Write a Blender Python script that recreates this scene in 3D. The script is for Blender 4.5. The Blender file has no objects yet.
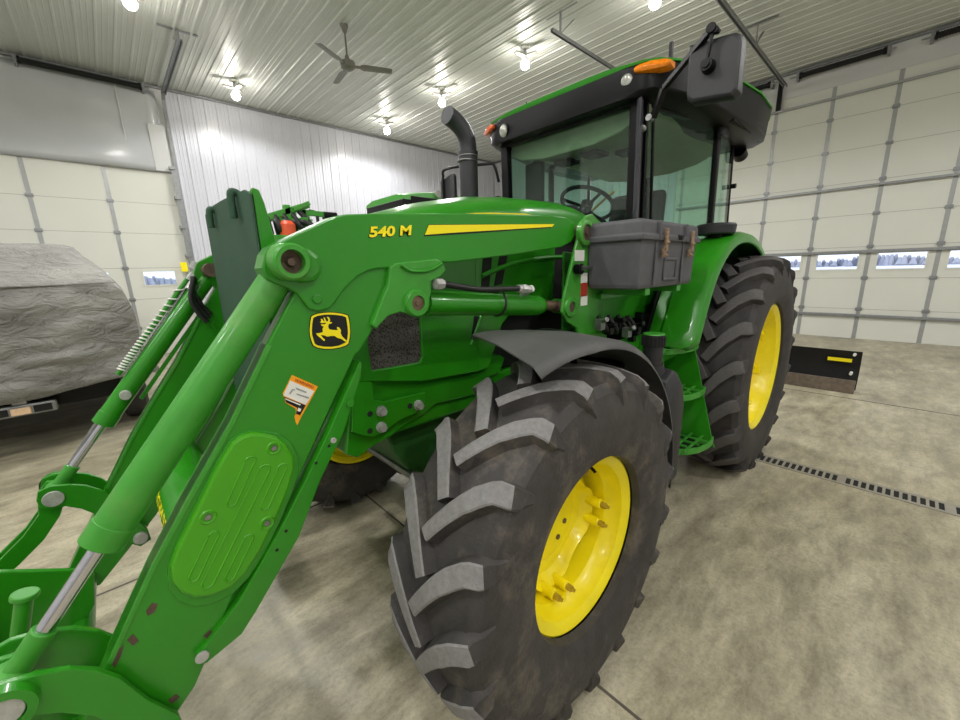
import bpy, bmesh, math, random
from mathutils import Vector, Matrix, noise
random.seed(7)
C = bpy.context.scene.collection
R = math.radians
PI = math.pi

# ------------------------------------------------------------------ camera geometry (measured)
F_PX = 393.03
YAW, PITCH, ROLL = 0.825258, 0.22516, -0.028886
CAM = Vector((0, 0, 1.63))
_fwd = Vector((-math.sin(YAW)*math.cos(PITCH), math.cos(YAW)*math.cos(PITCH), -math.sin(PITCH)))
_rt = Vector((math.cos(YAW), math.sin(YAW), 0))
_up = _rt.cross(_fwd)
_c, _s = math.cos(ROLL), math.sin(ROLL)
RT = _c*_rt + _s*_up
UP = -_s*_rt + _c*_up
FW = _fwd
def ray(u, v):
    return RT*((u-480)/F_PX) - UP*((v-360)/F_PX) + FW
def P(u, v, X=None, Y=None, Z=None):
    """point of the real plane X=, Y= or Z= seen at a pixel of the survey photo"""
    d = ray(u, v)
    if X is not None: t = (X-CAM.x)/d.x
    elif Y is not None: t = (Y-CAM.y)/d.y
    else: t = (Z-CAM.z)/d.z
    return CAM + d*t
def YZ(pts, X):
    return [(P(u, v, X=X).y, P(u, v, X=X).z) for u, v in pts]

cd = bpy.data.cameras.new('camera'); cam = bpy.data.objects.new('camera', cd); C.objects.link(cam)
cd.sensor_fit = 'HORIZONTAL'; cd.sensor_width = 36; cd.lens = 36*F_PX/960; cd.clip_start = 0.05
m = Matrix((RT, UP, -FW)).transposed().to_4x4(); m.translation = CAM
cam.matrix_world = m
bpy.context.scene.camera = cam

# ------------------------------------------------------------------ materials
MATS = {}
def nodes(name):
    mt = bpy.data.materials.new(name); mt.use_nodes = True
    nt = mt.node_tree; b = nt.nodes['Principled BSDF']
    MATS[name] = mt
    return mt, nt, b
def N(nt, t, **k):
    n = nt.nodes.new(t)
    for a, v in k.items():
        if hasattr(n, a): setattr(n, a, v)
    return n
def srgb(r, g, b):
    f = lambda c: (c/255/12.92) if c/255 <= .04045 else ((c/255+.055)/1.055)**2.4
    return (f(r), f(g), f(b), 1)
def objco(nt):
    g = N(nt, 'ShaderNodeNewGeometry'); return g.outputs['Position']
def ramp(nt, src, stops):
    r = N(nt, 'ShaderNodeValToRGB')
    e = r.color_ramp.elements
    e[0].position, e[0].color = stops[0]; e[1].position, e[1].color = stops[1]
    for p, c in stops[2:]:
        x = e.new(p); x.color = c
    nt.links.new(src, r.inputs[0]); return r.outputs[0]
def noise_n(nt, scale, detail=4, rough=.55, vec=None, dist=0):
    n = N(nt, 'ShaderNodeTexNoise'); n.inputs['Scale'].default_value = scale
    n.inputs['Detail'].default_value = detail; n.inputs['Roughness'].default_value = rough
    n.inputs['Distortion'].default_value = dist
    nt.links.new(vec if vec is not None else objco(nt), n.inputs['Vector'])
    return n.outputs['Fac']
def mix(nt, fac, a, b, mode='MIX'):
    x = N(nt, 'ShaderNodeMix'); x.data_type = 'RGBA'; x.blend_type = mode
    for s, v in ((0, fac), (6, a), (7, b)):
        if hasattr(v, 'is_linked') or hasattr(v, 'links'): nt.links.new(v, x.inputs[s])
        else: x.inputs[s].default_value = v
    return x.outputs[2]
def bump(nt, b, h, strength=.3, dist=.01):
    x = N(nt, 'ShaderNodeBump'); x.inputs['Strength'].default_value = strength; x.inputs['Distance'].default_value = dist
    nt.links.new(h, x.inputs['Height']); nt.links.new(x.outputs[0], b.inputs['Normal'])
def simple(name, col, rough=.5, metal=0, coat=0, var=.12, vscale=9, bmp=0, bscale=60, spec=None, dirt=None, dirt_amt=.0):
    mt, nt, b = nodes(name)
    dark = tuple(c*(1-var) for c in col[:3])+(1,); lite = tuple(min(1, c*(1+var)) for c in col[:3])+(1,)
    o = ramp(nt, noise_n(nt, vscale), [(.3, dark), (.7, lite)])
    if dirt is not None:
        f = ramp(nt, noise_n(nt, 5, 8, .7), [(.52-.0, (0, 0, 0, 1)), (.75, (dirt_amt,)*3+(1,))])
        o = mix(nt, f, o, dirt)
    nt.links.new(o, b.inputs['Base Color'])
    b.inputs['Roughness'].default_value = rough; b.inputs['Metallic'].default_value = metal
    b.inputs['Coat Weight'].default_value = coat
    b.inputs['Coat Roughness'].default_value = .08
    if spec is not None: b.inputs['Specular IOR Level'].default_value = spec
    if bmp: bump(nt, b, noise_n(nt, bscale), bmp, .004)
    return mt
GREEN = simple('green_paint', srgb(40, 135, 20), .30, coat=.25, var=.05, vscale=3, dirt=srgb(110, 130, 70), dirt_amt=.10)
GREENW = simple('worn_green_paint', srgb(58, 146, 42), .42, coat=.1, var=.08, vscale=14, dirt=srgb(140, 145, 100), dirt_amt=.28)
COVERG = simple('cover_green_plastic', srgb(70, 160, 14), .33, coat=.2, var=.04, vscale=4)
DGREEN = simple('dark_green_guard', srgb(40, 76, 55), .7, var=.08, bmp=.3, bscale=300)  # dark bluish green for the guard's front plate, lugs and bracket
YELLOW = simple('yellow_paint', srgb(252, 232, 14), .35, coat=.15, var=.03, vscale=8, dirt=srgb(180, 155, 40), dirt_amt=.22)
YDECAL = simple('yellow_decal', srgb(255, 236, 10), .4, var=.01)
RUBBER = simple('rubber_carcass', srgb(60, 57, 56), .72, var=.25, vscale=14, bmp=.5, bscale=90, dirt=srgb(128, 118, 104), dirt_amt=.75)
LUGTOP = simple('rubber_lug_top', srgb(126, 124, 124), .75, var=.15, vscale=60, bmp=.4, bscale=160)
RUBBER2 = simple('rear_rubber', srgb(54, 51, 51), .72, var=.22, vscale=12, bmp=.4, bscale=80, dirt=srgb(85, 80, 74), dirt_amt=.35)
LUGTOP2 = simple('rear_lug_top', srgb(88, 85, 85), .7, var=.12, vscale=60, bmp=.3, bscale=140)
BLACK = simple('black_paint', srgb(13, 13, 16), .35, coat=0, var=.1, spec=.22)
BLACKM = simple('black_matte', srgb(20, 20, 20), .8, var=.2, vscale=30)
PLASTIC = simple('grey_black_plastic', srgb(38, 38, 42), .5, var=.12, vscale=40, bmp=.15, bscale=300)
FENDERP = simple('dusty_fender_plastic', srgb(78, 78, 78), .55, var=.14, vscale=7, bmp=.1, bscale=200, dirt=srgb(130, 126, 116), dirt_amt=.5)
TOOLP = simple('toolbox_plastic', srgb(82, 82, 86), .6, var=.12, vscale=22, bmp=.25, bscale=220)
ZINC = simple('zinc_hardware', srgb(178, 178, 174), .38, metal=.25, var=.15, vscale=60)
CHROME = simple('chrome_rod', srgb(205, 205, 215), .12, metal=1, var=.03)
STEEL = simple('steel', srgb(150, 150, 150), .35, metal=.9, var=.15, vscale=25)
GALV = simple('galvanised_steel', srgb(142, 144, 146), .42, metal=.6, var=.12, vscale=18)
RUST = simple('rusty_steel', srgb(112, 92, 74), .7, metal=.3, var=.35, vscale=40)
BRASS = simple('brass_latch', srgb(158, 132, 108), .5, metal=.6, var=.4, vscale=90)
HOSE = simple('hose_rubber', srgb(30, 30, 30), .5, var=.1)
WHITE = simple('white_decal', srgb(232, 232, 226), .5, var=.03)
ORANGE = simple('orange_decal', srgb(250, 165, 20), .5, var=.03)
REDD = simple('red_decal', srgb(170, 50, 40), .5, var=.03)
ORCAP = simple('orange_cap', srgb(226, 84, 44), .45, var=.08)
LINER = simple('headliner', srgb(176, 174, 150), .85, var=.08, vscale=12)
SEATM = simple('seat_fabric', srgb(45, 48, 48), .9, var=.15, vscale=40)
DOORP = simple('door_panel_white', srgb(214, 215, 206), .55, var=.015, vscale=1.2)
STILE = simple('door_stile_grey', srgb(158, 160, 160), .4, metal=.3, var=.06, vscale=10)
JOINT = simple('joint_filler', srgb(92, 86, 76), .8)
LINE = simple('door_seam', srgb(120, 121, 116), .6)
VINYL = simple('grey_vinyl_liner', srgb(186, 189, 192), .25, var=.03, vscale=2, bmp=.6, bscale=2.2)
FANM = simple('fan_grey', srgb(118, 116, 110), .5, var=.1)
GLOVE = simple('amber_tab', srgb(200, 160, 60), .5)
DECALW = simple('step_plate_silver', srgb(180, 180, 178), .5)

def steel_panel(name, col, rough):
    mt, nt, b = nodes(name)
    o = ramp(nt, noise_n(nt, .9, 3), [(.3, tuple(c*.95 for c in col[:3])+(1,)), (.7, tuple(min(1, c*1.03) for c in col[:3])+(1,))])
    nt.links.new(o, b.inputs['Base Color']); b.inputs['Roughness'].default_value = rough
    bump(nt, b, noise_n(nt, 2.5, 2), .15, .02)
    return mt
WALLM = steel_panel('corrugated_wall_steel', srgb(203, 204, 213), .3)
CEILM = steel_panel('corrugated_ceiling_steel', srgb(196, 199, 194), .38)
PLAINW = steel_panel('plain_wall', srgb(205, 206, 206), .5)

# concrete
mt, nt, b = nodes('polished_concrete'); CONC = mt
pos = objco(nt)
mp = N(nt, 'ShaderNodeMapping'); mp.inputs['Scale'].default_value = (1.0, .38, 1); nt.links.new(pos, mp.inputs['Vector'])
n1 = noise_n(nt, 1.7, 10, .72, vec=mp.outputs[0], dist=.15)
c1 = ramp(nt, n1, [(.28, srgb(150, 143, 122)), (.72, srgb(226, 218, 196)), (.5, srgb(192, 184, 160))])
n2 = noise_n(nt, 8, 10, .76, vec=mp.outputs[0], dist=.25)
c2 = ramp(nt, n2, [(.33, srgb(118, 114, 104)), (.62, srgb(255, 255, 250))])
o = mix(nt, .62, c1, c2, 'MULTIPLY')
n3 = noise_n(nt, 55, 6, .75)
c3 = ramp(nt, n3, [(.36, (.5, .5, .49, 1)), (.54, (1, 1, 1, 1))])
o = mix(nt, .42, o, c3, 'MULTIPLY')
n4 = noise_n(nt, .6, 6, .65, dist=.4)
c4 = ramp(nt, n4, [(.52, (1, 1, 1, 1)), (.72, (.66, .65, .64, 1))])
o = mix(nt, .8, o, c4, 'MULTIPLY')
n5 = noise_n(nt, 3.2, 10, .8, dist=.5)
c5 = ramp(nt, n5, [(.56, (1, 1, 1, 1)), (.66, (.55, .54, .52, 1)), (.70, (1, 1, 1, 1))])
o = mix(nt, .5, o, c5, 'MULTIPLY')
nt.links.new(o, b.inputs['Base Color'])
rr = ramp(nt, n2, [(.3, (.28,)*3+(1,)), (.7, (.52,)*3+(1,))]); nt.links.new(rr, b.inputs['Roughness'])
bump(nt, b, n3, .12, .003)

# black mesh screen
mt, nt, b = nodes('perforated_black_mesh'); MESHM = mt
v = N(nt, 'ShaderNodeTexVoronoi'); v.inputs['Scale'].default_value = 130; nt.links.new(objco(nt), v.inputs['Vector'])
o = ramp(nt, v.outputs['Distance'], [(.28, srgb(10, 10, 10)), (.5, srgb(92, 88, 84))])
nt.links.new(o, b.inputs['Base Color']); b.inputs['Roughness'].default_value = .6

def glass(name, tint, gloss=.06):
    mt = bpy.data.materials.new(name); mt.use_nodes = True; nt = mt.node_tree; nt.nodes.clear()
    out = N(nt, 'ShaderNodeOutputMaterial'); tr = N(nt, 'ShaderNodeBsdfTransparent'); tr.inputs[0].default_value = tint
    gl = N(nt, 'ShaderNodeBsdfGlossy'); gl.inputs['Roughness'].default_value = .02; gl.inputs[0].default_value = (1, 1, 1, 1)
    lw = N(nt, 'ShaderNodeLayerWeight'); lw.inputs[0].default_value = .5
    pw = N(nt, 'ShaderNodeMath', operation='POWER'); pw.inputs[1].default_value = 4; nt.links.new(lw.outputs['Facing'], pw.inputs[0])
    fr = N(nt, 'ShaderNodeMath', operation='MULTIPLY_ADD'); fr.inputs[1].default_value = .5; fr.inputs[2].default_value = gloss; nt.links.new(pw.outputs[0], fr.inputs[0])
    ms = N(nt, 'ShaderNodeMixShader')
    nt.links.new(fr.outputs[0], ms.inputs[0]); nt.links.new(tr.outputs[0], ms.inputs[1]); nt.links.new(gl.outputs[0], ms.inputs[2])
    nt.links.new(ms.outputs[0], out.inputs[0]); return mt
GLASS = glass('green_tinted_glass', (.76, .89, .83, 1))
WGLASS = glass('window_glass', (.93, .95, .98, 1))
def emis(name, col, s):
    mt, nt, b = nodes(name)
    b.inputs['Base Color'].default_value = col
    b.inputs['Emission Color'].default_value = col; b.inputs['Emission Strength'].default_value = s
    return mt
BULB = emis('bulb_glow', (1, .95, .86, 1), 110)
AMBER = simple('amber_lens', srgb(235, 130, 10), .15, coat=.6, var=.2, vscale=50)
REDL = simple('red_orange_lens', srgb(215, 90, 35), .2, coat=.5, var=.15, vscale=50)
LENS = simple('clear_lamp_lens', srgb(190, 192, 185), .12, metal=.5, var=.25, vscale=60)
HITCHL = simple('hitch_lens', srgb(235, 200, 165), .3, var=.1, vscale=60)

# cover fabric
mt, nt, b = nodes('grey_cover_fabric'); FABRIC = mt
o = ramp(nt, noise_n(nt, 2.2, 6, .6), [(.3, srgb(108, 107, 103)), (.7, srgb(146, 145, 140))])
nt.links.new(o, b.inputs['Base Color']); b.inputs['Roughness'].default_value = .62; b.inputs['Sheen Weight'].default_value = .2
mp = N(nt, 'ShaderNodeMapping'); mp.inputs['Rotation'].default_value = (R(-28), 0, 0); mp.inputs['Scale'].default_value = (1, 1.0, 1.9); nt.links.new(objco(nt), mp.inputs['Vector'])
bump(nt, b, noise_n(nt, 4.5, 5, .6, vec=mp.outputs[0], dist=.8), 1.0, .09)

# ------------------------------------------------------------------ mesh helpers
def obj(name, bm, mat, parent=None, smooth=None, bevel=0, keep=False):
    me = bpy.data.meshes.new(name)
    bmesh.ops.recalc_face_normals(bm, faces=bm.faces[:]) if not keep else None
    bm.to_mesh(me); bm.free()
    for m_ in (mat if isinstance(mat, (list, tuple)) else [mat]): me.materials.append(m_)
    o = bpy.data.objects.new(name, me); C.objects.link(o)
    if smooth is not None:
        for p in me.polygons: p.use_smooth = True
        try:
            me.set_sharp_from_angle(angle=R(smooth))
        except Exception: pass
    if bevel:
        bv = o.modifiers.new('bevel', 'BEVEL'); bv.width = bevel; bv.segments = 2; bv.limit_method = 'ANGLE'; bv.angle_limit = R(35)
    if parent is not None:
        o.parent = parent; o.matrix_parent_inverse = world_inv(parent)
    return o
def world_inv(p):
    m = Matrix()
    while p is not None:
        m = p.matrix_parent_inverse @ Matrix.LocRotScale(p.location, p.rotation_euler, p.scale) @ m
        p = p.parent
    return m.inverted()
def objs(name, bm, mat, parent=None, **k):
    """every loose piece of the mesh becomes an object of its own"""
    left = set(bm.verts); out = []
    comps = []
    while left:
        v = left.pop(); st_ = [v]; comp = {v}
        while st_:
            w_ = st_.pop()
            for e in w_.link_edges:
                o_ = e.other_vert(w_)
                if o_ not in comp: comp.add(o_); st_.append(o_); left.discard(o_)
        comps.append(comp)
    for comp in comps:
        b2 = bmesh.new(); mp_ = {v: b2.verts.new(v.co) for v in comp}; fs = set(f for v in comp for f in v.link_faces)
        for f in sorted(fs, key=lambda f: f.index):
            nf = b2.faces.new([mp_[v] for v in f.verts]); nf.material_index = f.material_index
        out.append(obj(name, b2, mat, parent, **k))
    bm.free(); return out
def B(): return bmesh.new()
def tag(o, label=None, cat=None, group=None, kind=None):
    if label: o['label'] = label
    if cat: o['category'] = cat
    if group: o['group'] = group
    if kind: o['kind'] = kind
    return o
def thing(name, loc, label, cat, group=None):
    o = bpy.data.objects.new(name, None); C.objects.link(o); o.location = loc; o.empty_display_size = .1
    return tag(o, label, cat, group)
def part(name, parent, loc=None):
    o = bpy.data.objects.new(name, None); C.objects.link(o); o.empty_display_size = .05
    o.parent = parent; o.matrix_parent_inverse = world_inv(parent)
    if loc: o.location = loc
    return o
def box(bm, x0, x1, y0, y1, z0, z1, mi=0):
    vs = [bm.verts.new((x, y, z)) for x in (x0, x1) for y in (y0, y1) for z in (z0, z1)]
    for f in ((0, 1, 3, 2), (4, 6, 7, 5), (0, 4, 5, 1), (2, 3, 7, 6), (0, 2, 6, 4), (1, 5, 7, 3)):
        bm.faces.new([vs[i] for i in f]).material_index = mi
    return bm
def obox(bm, c, ax, ay, az, sx, sy, sz, mi=0):
    """box with its own axes; s = half sizes"""
    c = Vector(c); vs = [bm.verts.new(c+ax*sx*i+ay*sy*j+az*sz*k) for i in (-1, 1) for j in (-1, 1) for k in (-1, 1)]
    for f in ((0, 1, 3, 2), (4, 6, 7, 5), (0, 4, 5, 1), (2, 3, 7, 6), (0, 2, 6, 4), (1, 5, 7, 3)):
        bm.faces.new([vs[i] for i in f]).material_index = mi
    return bm
def frame(d):
    d = Vector(d).normalized(); a = Vector((0, 0, 1)) if abs(d.z) < .9 else Vector((1, 0, 0))
    u = d.cross(a).normalized(); return u, d.cross(u).normalized(), d
def bar(bm, p0, p1, w, h, mi=0, up=None):
    p0, p1 = Vector(p0), Vector(p1); d = (p1-p0)
    u, v, n = frame(d)
    if up is not None:
        u = Vector(up).cross(n).normalized(); v = n.cross(u)
    return obox(bm, (p0+p1)/2, u, v, n, w/2, h/2, d.length/2, mi)
def cyl(bm, p0, p1, r, r1=None, n=20, caps=True, mi=0):
    p0, p1 = Vector(p0), Vector(p1); u, v, d = frame(p1-p0); r1 = r if r1 is None else r1
    a = [bm.verts.new(p0+(u*math.cos(2*PI*i/n)+v*math.sin(2*PI*i/n))*r) for i in range(n)]
    c = [bm.verts.new(p1+(u*math.cos(2*PI*i/n)+v*math.sin(2*PI*i/n))*r1) for i in range(n)]
    for i in range(n): bm.faces.new((a[i], a[(i+1) % n], c[(i+1) % n], c[i])).material_index = mi
    if caps:
        bm.faces.new(a[::-1]).material_index = mi; bm.faces.new(c).material_index = mi
    return bm
def tube(bm, pts, r, n=10, mi=0, smooth_n=0, radii=None):
    pts = [Vector(p) for p in pts]
    if smooth_n:
        q = []
        for i in range(len(pts)-1):
            p0 = pts[max(i-1, 0)]; p1 = pts[i]; p2 = pts[i+1]; p3 = pts[min(i+2, len(pts)-1)]
            for k in range(smooth_n):
                t = k/smooth_n
                q.append(.5*((2*p1)+(-p0+p2)*t+(2*p0-5*p1+4*p2-p3)*t*t+(-p0+3*p1-3*p2+p3)*t**3))
        q.append(pts[-1]); pts = q
    rings = []; u = None
    for i, p in enumerate(pts):
        d = (pts[min(i+1, len(pts)-1)]-pts[max(i-1, 0)]).normalized()
        if u is None: u, v, _ = frame(d)
        else:
            u = (u-d*u.dot(d)).normalized(); v = d.cross(u)
        rr = r if radii is None else radii[min(int(i*len(radii)/len(pts)), len(radii)-1)]
        rings.append([bm.verts.new(p+(u*math.cos(2*PI*k/n)+v*math.sin(2*PI*k/n))*rr) for k in range(n)])
    for a, c in zip(rings, rings[1:]):
        for k in range(n): bm.faces.new((a[k], a[(k+1) % n], c[(k+1) % n], c[k])).material_index = mi
    bm.faces.new(rings[0][::-1]).material_index = mi; bm.faces.new(rings[-1]).material_index = mi
    return bm
def prism(bm, yz, x0, x1, mi=0):
    """outline in the YZ plane given real thickness in X"""
    a = [bm.verts.new((x0, y, z)) for y, z in yz]; c = [bm.verts.new((x1, y, z)) for y, z in yz]
    n = len(yz)
    f = [bm.faces.new(a), bm.faces.new(c[::-1])]
    for i in range(n): f.append(bm.faces.new((a[i], c[i], c[(i+1) % n], a[(i+1) % n])))
    for q in f: q.material_index = mi
    return bm
def spin(bm, prof, cx, cy, cz, n=48, mi=0, a0=0, a1=2*PI, closed_prof=False):
    """prof = [(x, r)] turned about the X axis through (cy, cz)"""
    full = abs(a1-a0-2*PI) < 1e-6
    rings = []
    cnt = n if full else n+1
    for i in range(cnt):
        t = a0+(a1-a0)*i/n
        rings.append([bm.verts.new((cx+x, cy-r*math.cos(t), cz+r*math.sin(t))) for x, r in prof])
    for i in range(n):
        a = rings[i]; c = rings[(i+1) % cnt]
        L = len(prof) if closed_prof else len(prof)-1
        for k in range(L):
            bm.faces.new((a[k], a[(k+1) % len(prof)], c[(k+1) % len(prof)], c[k])).material_index = mi
    if not full and closed_prof:
        bm.faces.new(rings[0]); bm.faces.new(rings[-1][::-1])
    return bm
def disc_out(cy, cz, r, n=24, sy=1, sz=1):
    return [(cy+r*sy*math.cos(2*PI*i/n), cz+r*sz*math.sin(2*PI*i/n)) for i in range(n)]
def sweep_section(bm, rings, mi=0, caps=True, closed=True):
    vs = [[bm.verts.new(p) for p in r] for r in rings]
    n = len(rings[0]); L = n if closed else n-1
    for a, c in zip(vs, vs[1:]):
        for k in range(L): bm.faces.new((a[k], a[(k+1) % n], c[(k+1) % n], c[k])).material_index = mi
    if caps and closed: bm.faces.new(vs[0][::-1]).material_index = mi; bm.faces.new(vs[-1]).material_index = mi
    return bm
def poly(bm, pts, mi=0):
    bm.faces.new([bm.verts.new(p) for p in pts]).material_index = mi; return bm
def slab(bm, pts, nrm, t, mi=0):
    """closed flat panel with thickness t along -nrm"""
    nrm = Vector(nrm).normalized(); a = [bm.verts.new(Vector(p)) for p in pts]; c = [bm.verts.new(Vector(p)-nrm*t) for p in pts]
    n = len(pts); fs = [bm.faces.new(a), bm.faces.new(c[::-1])]
    for i in range(n): fs.append(bm.faces.new((a[i], c[i], c[(i+1) % n], a[(i+1) % n])))
    for f in fs: f.material_index = mi
    return bm
def text_mesh(name, s, mat, parent, fn, bold=.02, extrude=.0):
    """lettering as mesh; fn maps letter space (0..1 across, 0..1 up) to the world"""
    cu = bpy.data.curves.new(name, 'FONT'); cu.body = s; cu.size = 1; cu.offset = bold; cu.resolution_u = 3
    o = bpy.data.objects.new(name, cu); C.objects.link(o)
    dg = bpy.context.evaluated_depsgraph_get(); dg.update()
    me = bpy.data.meshes.new_from_object(o.evaluated_get(dg)); bpy.data.objects.remove(o)
    xs = [v.co.x for v in me.vertices]; ys = [v.co.y for v in me.vertices]
    x0, x1, y0, y1 = min(xs), max(xs), min(ys), max(ys)
    for v in me.vertices: v.co = Vector(fn((v.co.x-x0)/(x1-x0), (v.co.y-y0)/(y1-y0)))
    me.materials.clear(); me.materials.append(mat)
    for p in me.polygons: p.material_index = 0
    o = bpy.data.objects.new(name, me); C.objects.link(o)
    if parent is not None: o.parent = parent; o.matrix_parent_inverse = world_inv(parent)
    return o


# ================================================================== the building
XL, YR, HC = -11.15, 11.3, 5.5      # left wall, right (far) wall, ceiling
XN, YB = 6.0, -7.0
S = dict(kind='structure')
fl = obj('floor', box(B(), XL-.2, XN+.2, YB-.2, YR+.2, -.2, 0), CONC); tag(fl, **S)

def ribs(length, period=.2286, h=.019):
    """profile of a ribbed steel sheet: list of (along, height)"""
    pr = []; n = int(length/period)+1
    for i in range(n):
        a = i*period
        pr += [(a, 0), (a+.012, h), (a+.034, h), (a+.046, 0), (a+.095, 0), (a+.101, .005), (a+.111, .005), (a+.117, 0), (a+.158, 0), (a+.164, .005), (a+.174, .005), (a+.180, 0)]
    return [(a, q) for a, q in pr if a <= length]+[(length, 0)]
def ribbed(name, fn, length, mat):
    bm = B(); pr = ribs(length)
    for k in (0, 1):
        pass
    a = [bm.verts.new(fn(s, h, 0)) for s, h in pr]; c = [bm.verts.new(fn(s, h, 1)) for s, h in pr]
    a2 = [bm.verts.new(fn(s, -.06, 0)) for s in (0, length)]; c2 = [bm.verts.new(fn(s, -.06, 1)) for s in (0, length)]
    for i in range(len(pr)-1): bm.faces.new((a[i], a[i+1], c[i+1], c[i]))
    bm.faces.new((a2[0], c2[0], c2[1], a2[1]))
    o = obj(name, bm, mat); return tag(o, **S)
Y0C = YB
ribbed('ceiling', lambda s, h, e: (XL-.1 if e == 0 else XN+.1, Y0C+s, HC-h), YR-YB, CEILM)
ribbed('wall_left', lambda s, h, e: (XL+h, 1.55+s, 0 if e == 0 else HC), YR-1.55, WALLM)
ribbed('wall_right', lambda s, h, e: (XL+s, YR-h, 0 if e == 0 else HC), 6.65, WALLM)
DZ = 3.84
bm = B(); box(bm, XL-.1, XL, -3.6, 1.55, DZ, HC); box(bm, XL-.1, XL, YB, -3.6, 0, HC); tag(obj('wall_left', bm, PLAINW), **S)
bm = B(); box(bm, -4.5, XN, YR, YR+.1, 5.0, HC); box(bm, 3.9, XN, YR, YR+.1, 0, 5.0); tag(obj('wall_right', bm, PLAINW), **S)
tag(obj('wall_front', box(B(), XL-.1, XN+.1, YB-.1, YB, 0, HC), PLAINW), **S)
tag(obj('wall_near', box(B(), XN, XN+.1, YB, YR, 0, HC), PLAINW), **S)
# angle trims between wall and ceiling
bm = B(); box(bm, XL+.02, XL+.07, YB, YR, HC-.06, HC-.02); tag(obj('trim_1', bm, GALV), **S)
bm = B(); box(bm, XL, XN, YR-.07, YR-.02, HC-.06, HC-.02); tag(obj('trim_2', bm, GALV), **S)
# saw cuts in the slab
for i, (a, q) in enumerate((((XL, 6.28), (XN, 6.28)), ((XL, 1.157), (XN, 1.157)))):
    bm = B(); box(bm, a[0], q[0], a[1]-.006, a[1]+.006, 0, .0015); tag(obj('trim_%d' % (3+i), bm, JOINT), **S)
jx = -2.705
bm = B(); box(bm, jx-.006, jx+.006, YB, YR, 0, .0015); tag(obj('trim_5', bm, JOINT), **S)

# ---- sectional doors
def sect_door(name, fn, a0, a1, zs, stiles, wins, win_z, winrow, win_n0):
    """fn(a, d, z): a along the door, d out of it into the room"""
    d = part_root = obj(name, B(), DOORP); tag(d, **S)
    bm = B()
    def bx(bmm, p0, p1, d0, d1, z0, z1):
        c = [fn(a, dd, z) for a in (p0, p1) for dd in (d0, d1) for z in (z0, z1)]
        vs = [bmm.verts.new(q) for q in c]
        for f in ((0, 1, 3, 2), (4, 6, 7, 5), (0, 4, 5, 1), (2, 3, 7, 6), (0, 2, 6, 4), (1, 5, 7, 3)): bmm.faces.new([vs[i] for i in f])
    for k in range(len(zs)-1):
        z0, z1 = zs[k]+.003, zs[k+1]-.003
        if k != winrow: bx(bm, a0, a1, -.04, 0, z0, z1); continue
        bx(bm, a0, a1, -.04, 0, z0, win_z[0]); bx(bm, a0, a1, -.04, 0, win_z[1], z1)
        e = a0
        for w0, w1 in wins: bx(bm, e, w0, -.04, 0, win_z[0], win_z[1]); e = w1
        bx(bm, e, a1, -.04, 0, win_z[0], win_z[1])
    obj('panel', bm, DOORP, d)
    bm = B()
    for z in zs[1:-1]: bx(bm, a0, a1, -.03, -.004, z-.004, z+.004)
    obj('seam', bm, LINE, d)
    bm = B()
    for s in stiles: bx(bm, s-.032, s+.032, 0, .006, zs[0]+.01, zs[-1]-.01)
    obj('stile', bm, STILE, d)
    bm = B()
    for s in stiles:
        for z in zs[1:-1]:
            bx(bm, s-.05, s+.05, .006, .016, z-.035, z+.035); bx(bm, s-.055, s+.055, .016, .034, z-.012, z+.012)
    obj('hinge', bm, GALV, d)
    for i, (w0, w1) in enumerate(wins):
        w = obj('window_%d' % (win_n0+i), B(), WHITE); tag(w, **S)
        bm = B(); z0, z1 = win_z
        for q in ((w0-.03, w1+.03, z0-.03, z0), (w0-.03, w1+.03, z1, z1+.03), (w0-.03, w0, z0, z1), (w1, w1+.03, z0, z1)): bx(bm, q[0], q[1], -.045, .012, q[2], q[3])
        obj('window_frame', bm, DOORP, w)
        bm = B(); bx(bm, w0, w1, -.024, -.018, z0, z1); obj('window_pane', bm, WGLASS, w)
    return d
# far door, facing the camera's right
sx = [-4.35, -3.42, -2.49, -1.56, -.63, .30, 1.23, 2.16, 3.09]
wn = [(s+.14, s+.79) for s in sx[2:]][:6]
dr = sect_door('door_2', lambda a, d, z: (a, YR-d, z), -4.5, 3.9, [0, .62, 1.25, 1.87, 2.50, 3.13, 3.76, 4.38, 5.0], sx, wn, (1.43, 1.73), 2, 2)
for z, r in ((.49, .028), (1.775, .028), (3.03, .022), (4.77, .022)):
    bm = B(); box(bm, -4.45, 3.85, YR-.075, YR-.03, z-r, z+r); obj('strut', bm, STILE if z > 4 else GALV, dr, bevel=.006)
# left door
sy = [-3.0, -1.83, -.74, .35]
wl = [(-1.72+.27, -1.72+.81), (.62, 1.157)]
dl = sect_door('door_1', lambda a, d, z: (XL-.02+d, a, z), -3.6, 1.5, [0, .61, 1.22, 1.99-.12, 2.58, 3.19, 3.84], sy, [(-2.6, -2.06), (-.47, .07), (.62, 1.157)], (1.515, 1.79), 2, 10)
# tracks and trims of the left door
bm = B(); box(bm, XL, XL+.09, 1.46, 1.54, 0, 3.95); box(bm, XL+.09, XL+.1, 1.43, 1.46, 0, 3.9); obj('track', bm, GALV, dl)
bm = B()
for i in range(7): box(bm, XL, XL+.12, 1.40, 1.50, .6*i+.3, .6*i+.36)
obj('track_bracket', bm, GALV, dl)
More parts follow.
